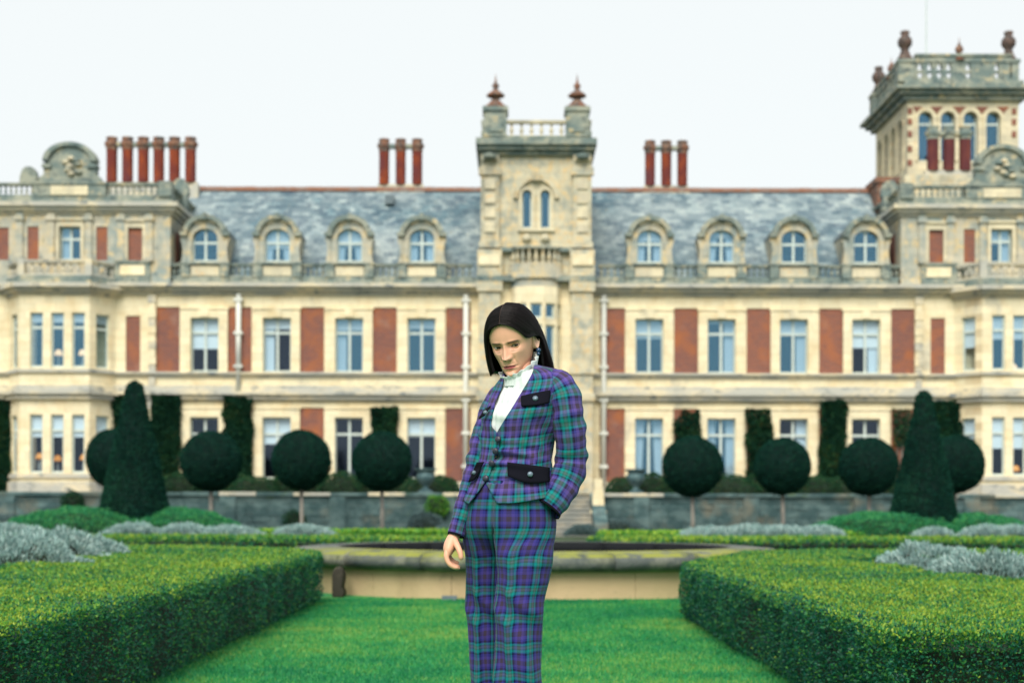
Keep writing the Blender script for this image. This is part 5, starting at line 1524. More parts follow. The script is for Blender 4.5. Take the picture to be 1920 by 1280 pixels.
PSI = R(27)
fwd = np.array([-math.sin(PSI), -math.cos(PSI), 0]); lat = np.array([math.cos(PSI), -math.sin(PSI), 0])
TT = [684, 688, 694, 703, 718, 745, 775, 805, 835, 855, 880, 910, 945, 960]
TC = [984, 986, 990, 990, 987, 981, 975, 970, 967, 965, 961, 958, 956, 956]
TH = [27, 41, 59, 69, 74, 75.5, 75, 72, 68.5, 69, 73.5, 80, 86, 87]
TR = [.9, .80, .66, .58, .56, .62, .68, .69, .70, .70, .70, .70, .70, .70]
def torso(py, t, grow=0.0, wr=True):
    """point of the torso at picture row py and angle t (0 = towards her left, pi/2 = front)"""
    py = np.asarray(py, float); t = np.asarray(t, float)
    c, h, r = pchip(TT, TC, py), pchip(TT, TH, py) * SPX, pchip(TT, TR, py)
    a = h / np.sqrt(math.cos(PSI) ** 2 + (r * math.sin(PSI)) ** 2); b = a * r
    ct, s_ = np.cos(t), np.sin(t)
    e = 2 / 2.25
    ex = np.sign(ct) * np.abs(ct) ** e; ey = np.sign(s_) * np.abs(s_) ** e
    g = grow
    if wr:
        bust = .022 * np.exp(-((py - 772) / 26) ** 2) * (np.exp(-((t - 1.02) / .42) ** 2) + np.exp(-((t - 2.12) / .42) ** 2))
        g = g + bust
        # pulled folds about the waist buttons, soft creases elsewhere
        z = py
        fold = .0095 * np.sin((py - 858) * .28 + np.cos(t - 1.9) * 5.0) * np.exp(-((py - 858) / 26) ** 2) * np.exp(-((t - 1.75) / 1.0) ** 2)
        fold = fold + .003 * np.sin(t * 9 + py * .06) * np.exp(-((py - 900) / 40) ** 2)
        fold = fold + .0050 * np.sin((py + 60 * t) * .11) * np.exp(-((py - 800) / 60) ** 2) * (.4 + .6 * np.cos(t) ** 2)
        g = g + fold
    ctr = np.stack([c * 0 + 0, c * 0 + YW0, c * 0], -1)
    ctr = np.stack([(c - 960) / FPX * YW0, np.full_like(c, YW0), EYE + (HOR - py) / FPX * YW0], -1)
    out = ctr + (ex * (a + g))[..., None] * lat + (ey * (b + g))[..., None] * fwd
    # her right shoulder hangs lower
    k = pchip([684, 705, 740, 800, 850], [.17, .20, .16, .05, 0], py)
    out[..., 2] += k * (ex * a - a)
    out[..., 1] += pchip([684, 720, 790], [.02, .008, 0], py)
    return out
def proj(p): return 960 + p[..., 0] / p[..., 1] * FPX, HOR - (p[..., 2] - EYE) / p[..., 1] * FPX
def angle_at(px, py, grow=0.0):
    """angle t on the visible front whose torso point falls on picture column px"""
    ts = np.linspace(-.5, math.pi + .1, 400)
    out = []
    for a, b in np.broadcast(np.asarray(px, float), np.asarray(py, float)):
        x, _ = proj(torso(np.full(400, b), ts, grow))
        i0, i1 = int(np.argmax(x)), int(np.argmin(x))
        xs, tt = x[i0:i1 + 1][::-1], ts[i0:i1 + 1][::-1]
        out.append(np.interp(a, xs, tt))
    return np.array(out)
def surf(px, py, grow=0.0):
    t = angle_at([px], [py], grow)
    return torso(np.array([float(py)]), t, grow)[0]
EB = ([684, 690, 705, 725, 750, 775, 795, 809, 825, 846, 870, 899, 920, 945], [949, 946, 941, 932, 922, 916, 921, 932, 938, 935, 928, 914, 902, 886])
EA = ([684, 690, 705, 725, 745, 770, 790, 810, 830, 870, 890, 903, 920, 945], [1001, 999, 990, 978, 967, 953, 942, 930, 920, 906, 903, 909, 921, 935])

def grid_faces(ni, nj, close=False):
    i, j = np.meshgrid(np.arange(ni - 1), np.arange(nj if close else nj - 1), indexing='ij')
    j2 = (j + 1) % nj
    return np.stack([i * nj + j, (i + 1) * nj + j, (i + 1) * nj + j2, i * nj + j2], -1).reshape(-1, 4)
def add_obj(name, V, F, m, parent, uv=None, solid=0, smooth=True, attr=None, sub=0, offset=-1):
    me = np_mesh(name, np.asarray(V).reshape(-1, 3) - np.array(WLOC[parent]), F, m if isinstance(m, list) else [m], attr, smooth, uv)
    o = place(name, me, parent, WLOC[parent])
    if solid:
        s = o.modifiers.new('thick', 'SOLIDIFY'); s.thickness = solid; s.offset = offset
        if isinstance(m, list) and len(m) > 1: s.material_offset = 1
    if sub:
        s = o.modifiers.new('sub', 'SUBSURF'); s.levels = sub; s.render_levels = sub
    return o

# jacket body: one sheet from the left front edge round the back to the right front edge
NI, NJ = 120, 200
rows = np.linspace(684, 945, 60)
tA = pchip(rows, angle_at(pchip(*EA, rows), rows), rows); tB = pchip(rows, angle_at(pchip(*EB, rows), rows), rows)
j = np.linspace(0, 1, NJ); ii = np.linspace(0, 1, NI)
hem = pchip([0, .04, .10, .18, .3, .5, .75, .9, .96, 1], [943, 943, 940, 934, 929, 927, 926, 929, 938, 944.5], j)
PY = 684 + (hem[None, :] - 684) * (ii[:, None] ** .85)
ta = np.interp(PY, rows, tA); tb = np.interp(PY, rows, tB) - 2 * math.pi
TG = ta + (tb - ta) * j[None, :]
over = np.clip((PY - 800) / 15, 0, 1) * np.clip((912 - PY) / 12, 0, 1)
grow = -.006 * over * np.clip(1 - j[None, :] / .06, 0, 1) + .004 * np.clip((j[None, :] - .93) / .04, 0, 1)
flare = .012 * np.clip((PY - 880) / 60, 0, 1) ** 1.5
V = torso(PY, TG, grow + flare)
V += (.0022 * vnoise(V.reshape(-1, 3), 16, 2) + .0015 * vnoise(V.reshape(-1, 3), 40, 5)).reshape(V.shape[:2])[..., None] * fwd
uv = np.stack([TG * .150, V[..., 2] + .02 * np.sin(TG)], -1).reshape(-1, 2)
jacket = add_obj('jacket', V, grid_faces(NI, NJ), [M['tartan'], M['lining_c']], person, uv, solid=.004)

def tube_loft(cs, ra, rb, n=40, up=(0, -1, 0), wr=None, roll=0.0, sup=2.1):
    """swept tube through centres cs with two radii; returns verts, faces, uv"""
    cs = np.asarray(cs, float); k = len(cs)
    d = np.gradient(cs, axis=0); d = norm_rows(d)
    L = np.r_[0, np.cumsum(np.linalg.norm(np.diff(cs, axis=0), axis=1))]
    up = np.asarray(up, float); V, U = [], []
    a = np.linspace(0, 2 * math.pi, n, endpoint=False) + roll
    for i in range(k):
        s = norm_rows(np.cross(d[i], up)[None])[0]; w = np.cross(s, d[i])
        ct, st_ = np.cos(a), np.sin(a)
        e = 2 / sup
        g = wr(L[i] / L[-1], a) if wr is not None else 0
        p = cs[i] + (np.sign(ct) * np.abs(ct) ** e * (ra[i] + g))[:, None] * s + (np.sign(st_) * np.abs(st_) ** e * (rb[i] + g))[:, None] * w
        V.append(p); U.append(np.c_[a * (np.mean(ra) + np.mean(rb)) / 2, np.full(n, L[i])])
    return np.array(V), grid_faces(k, n, True), np.array(U)
def spline(pts, n):
    pts = np.asarray(pts, float)
    t = np.r_[0, np.cumsum(np.linalg.norm(np.diff(pts[:, :3], axis=0), axis=1))]; t /= t[-1]
    s = np.linspace(0, 1, n)
    # Catmull-Rom style cubic through the points
    out = np.zeros((n, pts.shape[1]))
    m = np.gradient(pts, t, axis=0)
    i = np.clip(np.searchsorted(t, s) - 1, 0, len(t) - 2)
    h = (t[i + 1] - t[i]); q = ((s - t[i]) / h)[:, None]; h = h[:, None]
    out = (2 * q ** 3 - 3 * q ** 2 + 1) * pts[i] + (q ** 3 - 2 * q ** 2 + q) * h * m[i] + (-2 * q ** 3 + 3 * q ** 2) * pts[i + 1] + (q ** 3 - q ** 2) * h * m[i + 1]
    return out
def limb(name, tab, m, parent, n=44, k=60, wr=None, cap_end=None, **kw):
    """tab rows: px, py, dy, radius a, radius b (in px)"""
    P = np.array([np.r_[W(r[0], r[1], r[2]), r[3] * SPX, r[4] * SPX] for r in tab])
    S = spline(P, k)
    V, F, U = tube_loft(S[:, :3], S[:, 3], S[:, 4], n, wr=wr, **kw)
    V = V + (.0022 * vnoise(V.reshape(-1, 3), 15, 7))[:, None].reshape(k, n, 1) * np.array([0, -1, 0])
    # last column duplicated so that the cloth coordinate does not wrap
    V2 = np.concatenate([V, V[:, :1]], 1); U2 = np.concatenate([U, U[:, :1] + np.array([2 * math.pi * (np.mean(S[:, 3]) + np.mean(S[:, 4])) / 2, 0])], 1)
    return add_obj(name, V2, grid_faces(k, n + 1), m, parent, U2.reshape(-1, 2), solid=.003), S
def wr_left(f, a):
    return .0048 * np.sin(f * 56 + 2.2 * np.cos(a - 2.0)) * np.exp(-((f - .60) / .10) ** 2) + .0025 * np.sin(f * 36 + a * 2) * np.exp(-((f - .38) / .2) ** 2) + .002 * np.sin(f * 60 + a)
def wr_right(f, a):
    return .0035 * np.sin(f * 62 + 2 * np.cos(a)) * np.exp(-((f - .5) / .16) ** 2) + .0015 * np.sin(f * 40 + a * 2)
# her left arm (right in the picture), bent, hand in the pocket
sleeveL, SL = limb('sleeve', [(1030, 707, -.04, 15, 14), (1043, 712, -.05, 22, 21), (1055, 730, -.055, 28, 31), (1063, 770, -.06, 30, 33), (1068, 810, -.055, 30, 32), (1071, 845, -.04, 29, 31), (1069, 875, -.035, 31, 31), (1059, 902, -.045, 31, 29), (1044, 928, -.065, 30, 28), (1026, 953, -.08, 28, 26)],
                      M['tartan'], person, wr=wr_left)
# her right arm (left in the picture), hanging
sleeveR, SR = limb('sleeve', [(944, 728, .04, 12, 14), (935, 738, .05, 17, 21), (924, 758, .055, 20, 27), (913, 790, .05, 20.5, 28), (903, 820, .04, 20, 27), (895, 860, .03, 20, 25), (884, 905, .02, 19, 23), (870, 950, .005, 17.5, 20), (855, 1003, -.01, 15.5, 17)],
                      M['tartan'], person, wr=wr_right)
for sl, lab in ((SL, 'L'), (SR, 'R')):   # dark cuff edging
    e, p = sl[-1], sl[-2]
    d = norm_rows((e[:3] - p[:3])[None])[0]
    cs = np.array([e[:3] - d * .004, e[:3], e[:3] + d * .003])
    V, F, U = tube_loft(cs, [e[3] + .001] * 3, [e[4] + .001] * 3, 36)
    add_obj('cuff', V, F, M['velvet'], sleeveL if lab == 'L' else sleeveR, solid=.002)

# trousers: each leg a tube that is a half of the hips above the fork
HIP_PY = [902, 920, 945, 975, 1000, 1020]; HIP_C = [956, 956, 955.5, 955, 955, 954]; HIP_H = [74, 78, 82, 85, 85.5, 84]
def hip(py, t):
    c, h = pchip(HIP_PY, HIP_C, py), pchip(HIP_PY, HIP_H, py) * SPX
    r = .72; a = h / math.sqrt(math.cos(PSI) ** 2 + (r * math.sin(PSI)) ** 2); b = a * r
    ctr = np.array([(c - 960) / FPX * YW0, YW0, EYE + (HOR - py) / FPX * YW0])
    return ctr + (np.sign(np.cos(t)) * np.abs(np.cos(t)) ** .93 * a)[:, None] * lat + (np.sign(np.sin(t)) * np.abs(np.sin(t)) ** .93 * b)[:, None] * fwd
LEG = {1: dict(py=[900, 1000, 1040, 1080, 1130, 1200, 1280, 1400, 1548], c=[988, 984, 983, 981, 975, 972, 973, 975, 977], h=[46, 53, 52, 48, 45, 42, 42.5, 46, 49], dy=[-.05, -.05, -.055, -.06, -.07, -.075, -.08, -.085, -.09]),
       -1: dict(py=[900, 1000, 1040, 1080, 1130, 1200, 1280, 1400, 1548], c=[918, 914, 914, 913, 912, 913, 915, 918, 921], h=[42, 45, 42, 39, 37, 34.5, 33, 37, 42], dy=[.04, .05, .06, .07, .08, .09, .09, .09, .09])}
def leg(s):
    n, k = 72, 130
    pys = np.linspace(902, 1548, k); V, U = [], []
    D = LEG[s]
    u = np.linspace(0, 1, n, endpoint=False)
    for py in pys:
        w = float(np.clip((py - 975) / 75, 0, 1)); w = w * w * (3 - 2 * w)
        # half of the hips
        to = math.pi / 2 - s * np.clip(u / .68, 0, 1) * math.pi
        Dp = hip(min(py, 1020), to)
        if py > 1020: Dp[:, 2] = PZ(py, YW0)
        inn = np.clip((u - .68) / .32, 0, 1)
        A, B = hip(min(py, 1020), np.array([math.pi / 2 - s * math.pi]))[0], hip(min(py, 1020), np.array([math.pi / 2]))[0]
        if py > 1020: A[2] = B[2] = PZ(py, YW0)
        ctr_in = A + (B - A) * inn[:, None]
        Dp = np.where((u > .68)[:, None], ctr_in, Dp)
        # the leg itself
        c, h, dy = pchip(D['py'], D['c'], py), pchip(D['py'], D['h'], py) * SPX, pchip(D['py'], D['dy'], py)
        y = YW0 + dy; r = .98
        ang = math.pi / 2 + s * R(40) - s * (u / .68 * R(260)) if False else math.pi / 2 + s * R(50) - s * u * 2 * math.pi
        a = h; b = h * r
        cc = np.array([(c - 960) / FPX * y, y, EYE + (HOR - py) / FPX * y])
        # flattened tube with a pressed front
        ca, sa = np.cos(ang), np.sin(ang)
        # crumples: diagonal pulls at the thigh and knee, long soft folds below
        fr_ = np.clip(sa + .5, 0, 1)
        ridge = lambda x: 1 - 2 * np.abs(np.sin(x)) ** .95
        g = .0095 * ridge((py - 1000) * .062 + 1.7 * ca * s + 1.2) * math.exp(-((py - 1030) / 34) ** 2) * fr_ * (.55 + .45 * np.sin(ang * 2 + .6))
        g = g + .0090 * ridge((py - 1120) * .050 - 2.1 * ca + .5) * math.exp(-((py - 1135) / 48) ** 2) * fr_ * (.5 + .5 * np.cos(ang - .9))
        g = g + .0095 * ridge(ang * 1.6 + py * .011 + s) * float(np.clip((py - 1150) / 110, .12, 1)) * fr_ + .003 * np.sin(ang * 3 + py * .05)
        g = g + .010 * np.exp(-((np.mod(ang - math.pi / 2 + .0 + math.pi, 2 * math.pi) - math.pi) / .16) ** 2)
        Lp = cc + (ca * (a + g * .6))[:, None] * lat + (sa * (b + g))[:, None] * fwd
        V.append(Dp * (1 - w) + Lp * w); U.append(np.c_[s * u * .62 + w * .10 * g, PZ(py, YW0) + w * .35 * g])
    V, U = np.array(V), np.array(U)
    V = V + (.002 * vnoise(V.reshape(-1, 3), 14, s)).reshape(k, n, 1) * fwd
    V2 = np.concatenate([V, V[:, :1]], 1); U2 = np.concatenate([U, U[:, :1] + np.array([s * .62, 0])], 1)
    F = grid_faces(k, n + 1)
    return V2.reshape(-1, 3), (F if s < 0 else F[:, ::-1]), U2.reshape(-1, 2)
V1, F1, U1 = leg(1); V2, F2, U2 = leg(-1)
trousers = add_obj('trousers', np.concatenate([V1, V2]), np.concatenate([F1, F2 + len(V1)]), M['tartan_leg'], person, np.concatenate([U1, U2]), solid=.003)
# fly seam
q = MB(); pts = []
for py in np.linspace(912, 1000, 14):
    p = hip(min(py, 1020), np.array([math.pi / 2]))[0]; pts.append(p + fwd * .001)
q.tube(pts, .0016, 5); q.build('fly_seam', M['velvet'], trousers)
q = MB()
for s, c, dy in ((1, 977, -.09), (-1, 921, .09)):
    b = W(c, 1552, dy); d = fwd
    cs = [b + np.array([0, 0, .06]) - d * .02, b + np.array([0, 0, .05]) + d * .05, b + np.array([0, 0, .028]) + d * .13, b + np.array([0, 0, .018]) + d * .19]
    q = MB(); q.tube([tuple(p) for p in cs], [.038, .042, .036, .012], 12)
    hb = b - d * .04; q.tube([(hb[0], hb[1], .09), (hb[0], hb[1], .0)], [.028, .012], 8)
    q.build('shoe', M['shoe'], person, True)

# velvet pocket flaps and buttons
def patch(name, corners, m, parent, grow=.008, th=.004, n=(14, 7), curve=.0):
    (a, b, c, d) = [np.array(p, float) for p in corners]       # top-left, top-right, bottom-right, bottom-left
    pts = []
    for v in np.linspace(0, 1, n[1]):
        for u in np.linspace(0, 1, n[0]):
            p = (a * (1 - u) + b * u) * (1 - v) + (d * (1 - u) + c * u) * v
            p[1] += curve * math.sin(u * math.pi) * v
            pts.append(p)
    pts = np.array(pts)
    t = angle_at(pts[:, 0], pts[:, 1], grow)
    V = torso(pts[:, 1], t, grow + .004 * np.repeat(np.linspace(0, 1, n[1]), n[0]))
    return add_obj(name, V, grid_faces(n[1], n[0]), m, parent, solid=th, offset=1 if False else -1)
def button(px, py, r, m, parent, grow=.012, p=None):
    c = surf(px, py, grow) if p is None else p
    e1 = surf(px + 3, py, grow) - surf(px - 3, py, grow); e2 = surf(px, py - 3, grow) - surf(px, py + 3, grow)
    e1 /= np.linalg.norm(e1); nn = np.cross(e1, e2); nn /= np.linalg.norm(nn)
    if nn[1] > 0: nn = -nn
    e2 = np.cross(nn, e1)
    q = MB(); vs = []; rings = [(1.0, -.004), (1.0, .001), (.85, .003), (.5, .0045), (.05, .005)]
    for rr, h in rings:
        for k in range(12):
            a = 2 * math.pi * k / 12; vs.append(tuple(c + (e1 * math.cos(a) + e2 * math.sin(a)) * r * rr + nn * h))
    fs = [(i * 12 + k, i * 12 + (k + 1) % 12, (i + 1) * 12 + (k + 1) % 12, (i + 1) * 12 + k) for i in range(4) for k in range(12)]
    q.add(vs, fs); return q.build('button', m, parent, True)
fl = [patch('pocket_flap', [(976, 735), (1032, 732), (1029, 757), (977, 758)], M['velvet'], jacket, curve=2),
      patch('pocket_flap', [(951, 868), (1031, 877), (1029, 903), (952, 893)], M['velvet'], jacket, grow=.014, curve=8),
      patch('pocket_flap', [(906, 752), (919, 744), (909, 768), (899, 775)], M['velvet'], jacket, grow=.010, n=(8, 7)),
      patch('pocket_flap', [(893, 868), (907, 867), (890, 900), (880, 903)], M['velvet'], jacket, grow=.014, n=(8, 7))]
button(1003, 745.5, .0090, M['silverb'], jacket, .015); button(994, 890, .0090, M['silverb'], jacket, .022)
button(909, 761, .007, M['silverb'], jacket, .016); button(888, 886, .007, M['silverb'], jacket, .020)
for px, py in ((933, 823), (928, 847), (921, 870), (910, 897)): button(px, py, .0105, M['buttond'], jacket, .010)

# blouse: chest panel inside the opening and a tall frilled collar
NB, NBJ = 60, 60
py = np.linspace(690, 850, NB)[:, None] * np.ones((1, NBJ)); tt = np.linspace(.25, math.pi - .35, NBJ)[None, :] * np.ones((NB, 1))
V = torso(py, tt, -.012 - .03 * np.clip((tt - 2.3) / .5, 0, 1), False) + (.0022 * np.sin(tt * 34 + .02 * py) + .003 * np.sin(py * .16 + tt * 6))[..., None] * fwd
V += (.012 * np.exp(-((py - 772) / 28) ** 2))[..., None] * fwd
Vb = V; Fb = grid_faces(NB, NBJ)
col_c0, col_c1 = W(977, 726, .025), W(971.5, 682.5, .010)
nk, nr = 120, 26
a = np.linspace(0, 2 * math.pi, nk, endpoint=False)
Vc = []
for i in range(nr):
    f = i / (nr - 1)
    c = col_c0 + (col_c1 - col_c0) * f
    ra = (.066 - .011 * min(1, f * 1.6)) + (.004 * max(0, (f - .7) / .3))
    frill = .0055 * max(0, (f - .62) / .38) * np.sin(a * 17 + 2.2 * np.sin(a * 3)) + .0012 * np.sin(a * 40) * (f < .7)
    tilt = .032 * np.cos(a) + .030 * np.sin(a) + .002 * np.sin(a * 17 + 1) * (f > .8)
    rr = ra + frill
    Vc.append(np.c_[c[0] + rr * np.cos(a) * 1.02, c[1] + rr * np.sin(a) * .98, c[2] + f * tilt])
Vc = np.array(Vc)
blouse = add_obj('blouse', np.concatenate([Vb.reshape(-1, 3), Vc.reshape(-1, 3)]), np.concatenate([Fb, grid_faces(nr, nk, True) + NB * NBJ]), M['blouse'], person, solid=.0015)

# ---- head
PITCH, YAWH, ROLL = R(18), R(20), R(-6)
RM = np.array(Matrix.Rotation(-YAWH, 3, 'Z') @ Matrix.Rotation(ROLL, 3, 'Y') @ Matrix.Rotation(PITCH, 3, 'X'))
HS = 1.0
eye_mid_local = np.array([0, -.083, .000])
HO = W(946.5, 651.5, -.062) - RM @ (eye_mid_local * HS)
def hw(p): return np.asarray(p) * HS @ RM.T + HO
ZP = [-.1035, -.1015, -.0975, -.0915, -.081, -.06, -.03, 0, .03, .06, .085, .103, .113, .118]
HWP = [.0, .013, .0215, .0295, .0395, .0495, .0590, .0655, .0690, .0680, .0585, .0420, .0255, .0]
YFP = [.0, -.056, -.0790, -.0860, -.0850, -.0855, -.0875, -.0865, -.0915, -.0880, -.0730, -.0500, -.029, .0]
YBP = [.0, .01, .020, .030, .045, .066, .085, .095, .097, .088, .070, .047, .027, .0]
EX, EZ, ER = .0308, .000, .0122
def G(x, z, cx, cz, sx, sz): return np.exp(-((x - cx) / sx) ** 2 - ((z - cz) / sz) ** 2)
def face_disp(x, z):
    """forward displacement of the face"""
    ax = np.abs(x)
    d = .0048 * G(ax, z, .027, .0150, .018, .0070) + .002 * G(x, z, 0, .016, .012, .010)      # brow
    d -= .0095 * G(ax, z, EX - .001, EZ + .001, .0160, .0112)                                  # sockets
    d -= .0055 * G(ax, z, .0145, EZ + .002, .006, .010)                                        # inner corners
    t = np.clip((.010 - z) / .046, 0, 1)                                                        # nose bridge to tip
    ridge = (.006 + .0175 * t ** 1.25) * np.exp(-(ax / (.0062 + .0050 * t)) ** 2.2)
    ridge *= np.clip((.020 - z) / .016, 0, 1) * np.clip((z + .0435) / .0075, 0, 1) ** .7
    d += ridge
    d += .0075 * G(ax, z, .0125, -.0335, .0052, .0060)                                         # wings
    d -= .006 * G(ax, z, .0068, -.0425, .0042, .0026)                                          # nostrils
    d -= .0035 * G(ax, z, .0215, -.0375, .0050, .0090)                                         # beside the wings
    d += .0036 * G(x, z, 0, -.0600, .018, .0042) + .0042 * G(x, z, 0, -.0685, .0145, .0045)    # lips
    d -= .0050 * np.exp(-((z + .0640 - .0006 * np.cos(x * 150)) / .0017) ** 2) * np.exp(-(x / .0225) ** 4)
    d -= .0030 * G(ax, z, .0255, -.0645, .0045, .0050)                                         # corners
    d -= .0020 * G(x, z, 0, -.0510, .0035, .0050)                                              # philtrum
    d -= .0042 * G(x, z, 0, -.0780, .017, .0050)                                               # under the lower lip
    d += .0055 * G(x, z, 0, -.0885, .0150, .0095)                                              # chin
    d += .0040 * G(ax, z, .0450, -.0190, .0170, .0140)                                         # cheekbones
    d -= .0034 * G(ax, z, .0440, -.0520, .0140, .0190)                                         # hollow cheeks
    lx = .0185 + (-.034 - z) * .42                                                              # nasolabial folds
    d -= .0014 * np.exp(-((ax - lx) / .0032) ** 2) * np.clip((-.033 - z) / .008, 0, 1) * np.clip((z + .070) / .012, 0, 1)
    d -= .0016 * np.exp(-((z + .0160 + (ax - .028) ** 2 * -9) / .0028) ** 2) * G(ax, z, .028, -.0155, .013, .02)   # under the eyes
    return d
NU, NV = 340, 340
u = np.linspace(-math.pi, math.pi, NU, endpoint=False); th = u - .62 * np.sin(u)
vv = np.linspace(0, 1, NV)
zz = np.interp(vv, [0, .06, .16, .72, .88, 1], [-.1035, -.098, -.086, .045, .100, .118])
TH_, ZZ = np.meshgrid(th, zz)
hwz, yf, yb = pchip(ZP, HWP, ZZ), pchip(ZP, YFP, ZZ), pchip(ZP, YBP, ZZ)
sn, cs_ = np.sin(TH_), np.cos(TH_)
e = 2 / 2.25
Xh = hwz * np.sign(sn) * np.abs(sn) ** e
Yh = np.where(cs_ > 0, yf * np.abs(cs_) ** e, yb * np.abs(cs_) ** e)
front = np.clip(cs_ * 1.6, 0, 1)
Yh = Yh - face_disp(Xh, ZZ) * front
# lids: skin wrapped on the eyeballs with an almond opening
for sg in (-1, 1):
    ex, ey, ez = sg * EX, None, EZ
    xi = np.argmin(np.abs(th - math.asin(min(.99, (EX / .0655) ** (1 / e))) * sg)); zi = np.argmin(np.abs(zz - EZ))
    ey = Yh[zi, xi] + ER * .80
    if sg < 0: EYL = (ex, ey, ez)
    else: EYR = (ex, ey, ez)
    dx, dz = Xh - ex, ZZ - ez
    rr = np.hypot(dx, dz)
    lidr = ER + .0013
    shell = ey - np.sqrt(np.clip(lidr ** 2 - dx ** 2 - dz ** 2, 0, None))
    wgt = np.clip((lidr * 1.02 - rr) / .0035, 0, 1) * front
    Yh = Yh * (1 - wgt) + np.minimum(shell, Yh + .004) * wgt
    out = dx * sg                                     # + towards the temple
    top = .0043 * np.sqrt(np.clip(1 - (out / .0128) ** 2, 0, 1)) - .0006 + .0010 * out / .0128
    bot = -.0032 * np.sqrt(np.clip(1 - (out / .0128) ** 2, 0, 1)) + .0002 + .0008 * out / .0128
    inside = (dz < top) & (dz > bot) & (np.abs(out) < .0128) & (front > .2)
    Yh = np.where(inside, ey - ER * .55, Yh)
    # lid crease
    Yh += np.where(front > .2, .0016 * np.exp(-((dz - top - .0035) / .0012) ** 2) * np.exp(-(out / .013) ** 4), 0)
Vh = np.stack([Xh, Yh, ZZ], -1)
# colours of skin, lips, brows, with painted shade under brows and in nostrils
skin = np.array([.78, .395, .265]); lip = np.array([.40, .060, .085]); brow = np.array([.028, .018, .016]); lash = np.array([.02, .012, .012])
C = np.tile(skin, (NV, NU, 1))
def tint(C, w, c): return C * (1 - w[..., None]) + c * w[..., None]
ax = np.abs(Xh)
C = tint(C, .45 * G(ax, ZZ, .043, -.030, .018, .016) * front, np.array([.72, .38, .28]))
C = tint(C, .30 * G(Xh, ZZ, 0, -.034, .011, .012) * front, np.array([.80, .46, .36]))
C = tint(C, .45 * G(ax, ZZ, .027, -.013, .013, .006) * front, np.array([.48, .28, .20]))
ztop = -.0580 - .0012 * np.exp(-(Xh / .003) ** 2) - .20 * np.clip(ax - .006, 0, 1) * 1.0; zbot = -.0722 + 21 * Xh ** 2 * .65
wl = np.clip((ztop - ZZ) / .0012 + .5, 0, 1) * np.clip((ZZ - zbot) / .0012 + .5, 0, 1) * np.clip((.0215 - ax) / .002, 0, 1) * front
C = tint(C, .92 * wl, lip)
C = tint(C, .7 * np.exp(-((ZZ + .0640 - .0006 * np.cos(Xh * 150)) / .0011) ** 2) * np.exp(-(Xh / .023) ** 6) * front, np.array([.14, .02, .03]))
zb = .0120 + .0035 * np.sin(np.clip((ax - .010) / .040, 0, 1) * 2.4) - .10 * np.clip(ax - .040, 0, 1)
wb_ = np.exp(-((ZZ - zb) / (.0040 - .03 * np.clip(ax - .025, 0, .03))) ** 2) * np.clip((ax - .010) / .004, 0, 1) * np.clip((.049 - ax) / .006, 0, 1) * front
C = tint(C, .95 * wb_, brow)
for sg in (-1, 1):
    dx, dz = (Xh - sg * EX) * sg, ZZ - EZ
    top = .0043 * np.sqrt(np.clip(1 - (dx / .0128) ** 2, 0, 1)) - .0006 + .0010 * dx / .0128
    bot = -.0032 * np.sqrt(np.clip(1 - (dx / .0128) ** 2, 0, 1)) + .0002 + .0008 * dx / .0128
    C = tint(C, .95 * np.exp(-((dz - top - .0006) / .0012) ** 2) * (np.abs(dx) < .0140) * front, lash)
    C = tint(C, .45 * np.exp(-((dz - bot + .0003) / .0009) ** 2) * (np.abs(dx) < .0130) * front, lash)
    C = tint(C, .40 * np.exp(-((dz - top - .0042) / .003) ** 2) * np.exp(-(dx / .014) ** 4) * front, np.array([.40, .22, .16]))  # shadow under the brow painted into the lid colour
C = tint(C, .8 * G(ax, ZZ, .0068, -.0425, .0036, .0020) * front, np.array([.10, .035, .03]))
parts_V, parts_F, parts_C = [hw(Vh.reshape(-1, 3))], [grid_faces(NV, NU, True)], [C.reshape(-1, 3)]
def add_part(V, F, c=skin):
    V = np.asarray(V).reshape(-1, 3); n = sum(len(x) for x in parts_V)
    parts_V.append(V); parts_F.append(np.asarray(F) + n); parts_C.append(np.tile(c, (len(V), 1)))
# ear (her left) as a rimmed shell
def ear(sg):
    n, k = 28, 12; V = []
    for i in range(k):
        f = i / (k - 1)
        a = np.linspace(0, 2 * math.pi, n, endpoint=False)
        rr = math.sin(min(1, f * 1.15) * math.pi / 2) if f < .87 else 1 - (f - .87) * .25
        wy = .0155 * rr * (1 + .18 * np.sin(a)); wz = .0295 * rr
        bulge = .012 * math.sin(f * math.pi) if f > .5 else 0
        dep = np.full(n, [.000, -.0005, -.001, -.001, .0005, .003, .0058, .0078, .0086, .0072, .003, -.006][i])
        V.append(np.c_[sg * (.0685 + dep + .006 * np.clip(wy * np.cos(a), -.02, .02) / .0155 * .8), .018 + wy * np.cos(a) + .006 * np.sin(a) * rr, -.004 + wz * np.sin(a)])
    add_part(hw(np.array(V).reshape(-1, 3)), grid_faces(k, n, True), np.array([.70, .42, .31]))
ear(1); ear(-1)
def body_tube(tab, n=24, k=24, c=skin, cap=False):
    P = np.array(tab, float); S = spline(P, k)
    V, F, U = tube_loft(S[:, :3], S[:, 3], S[:, 4], n)
    add_part(V, F, c)
    if cap:
        for end in (0, k - 1): pass
neck0 = hw(np.array([[0, .025, -.05]]))[0]
body_tube([np.r_[neck0, .040, .044], np.r_[W(974, 700, .015), .042, .044], np.r_[W(980, 722, .03), .050, .045], np.r_[W(980, 750, .03), .08, .045], np.r_[W(972, 800, .01), .085, .055], np.r_[W(966, 855, 0), .095, .07], np.r_[W(958, 940, 0), .12, .085], np.r_[W(955, 985, 0), .10, .07]], 32, 40)
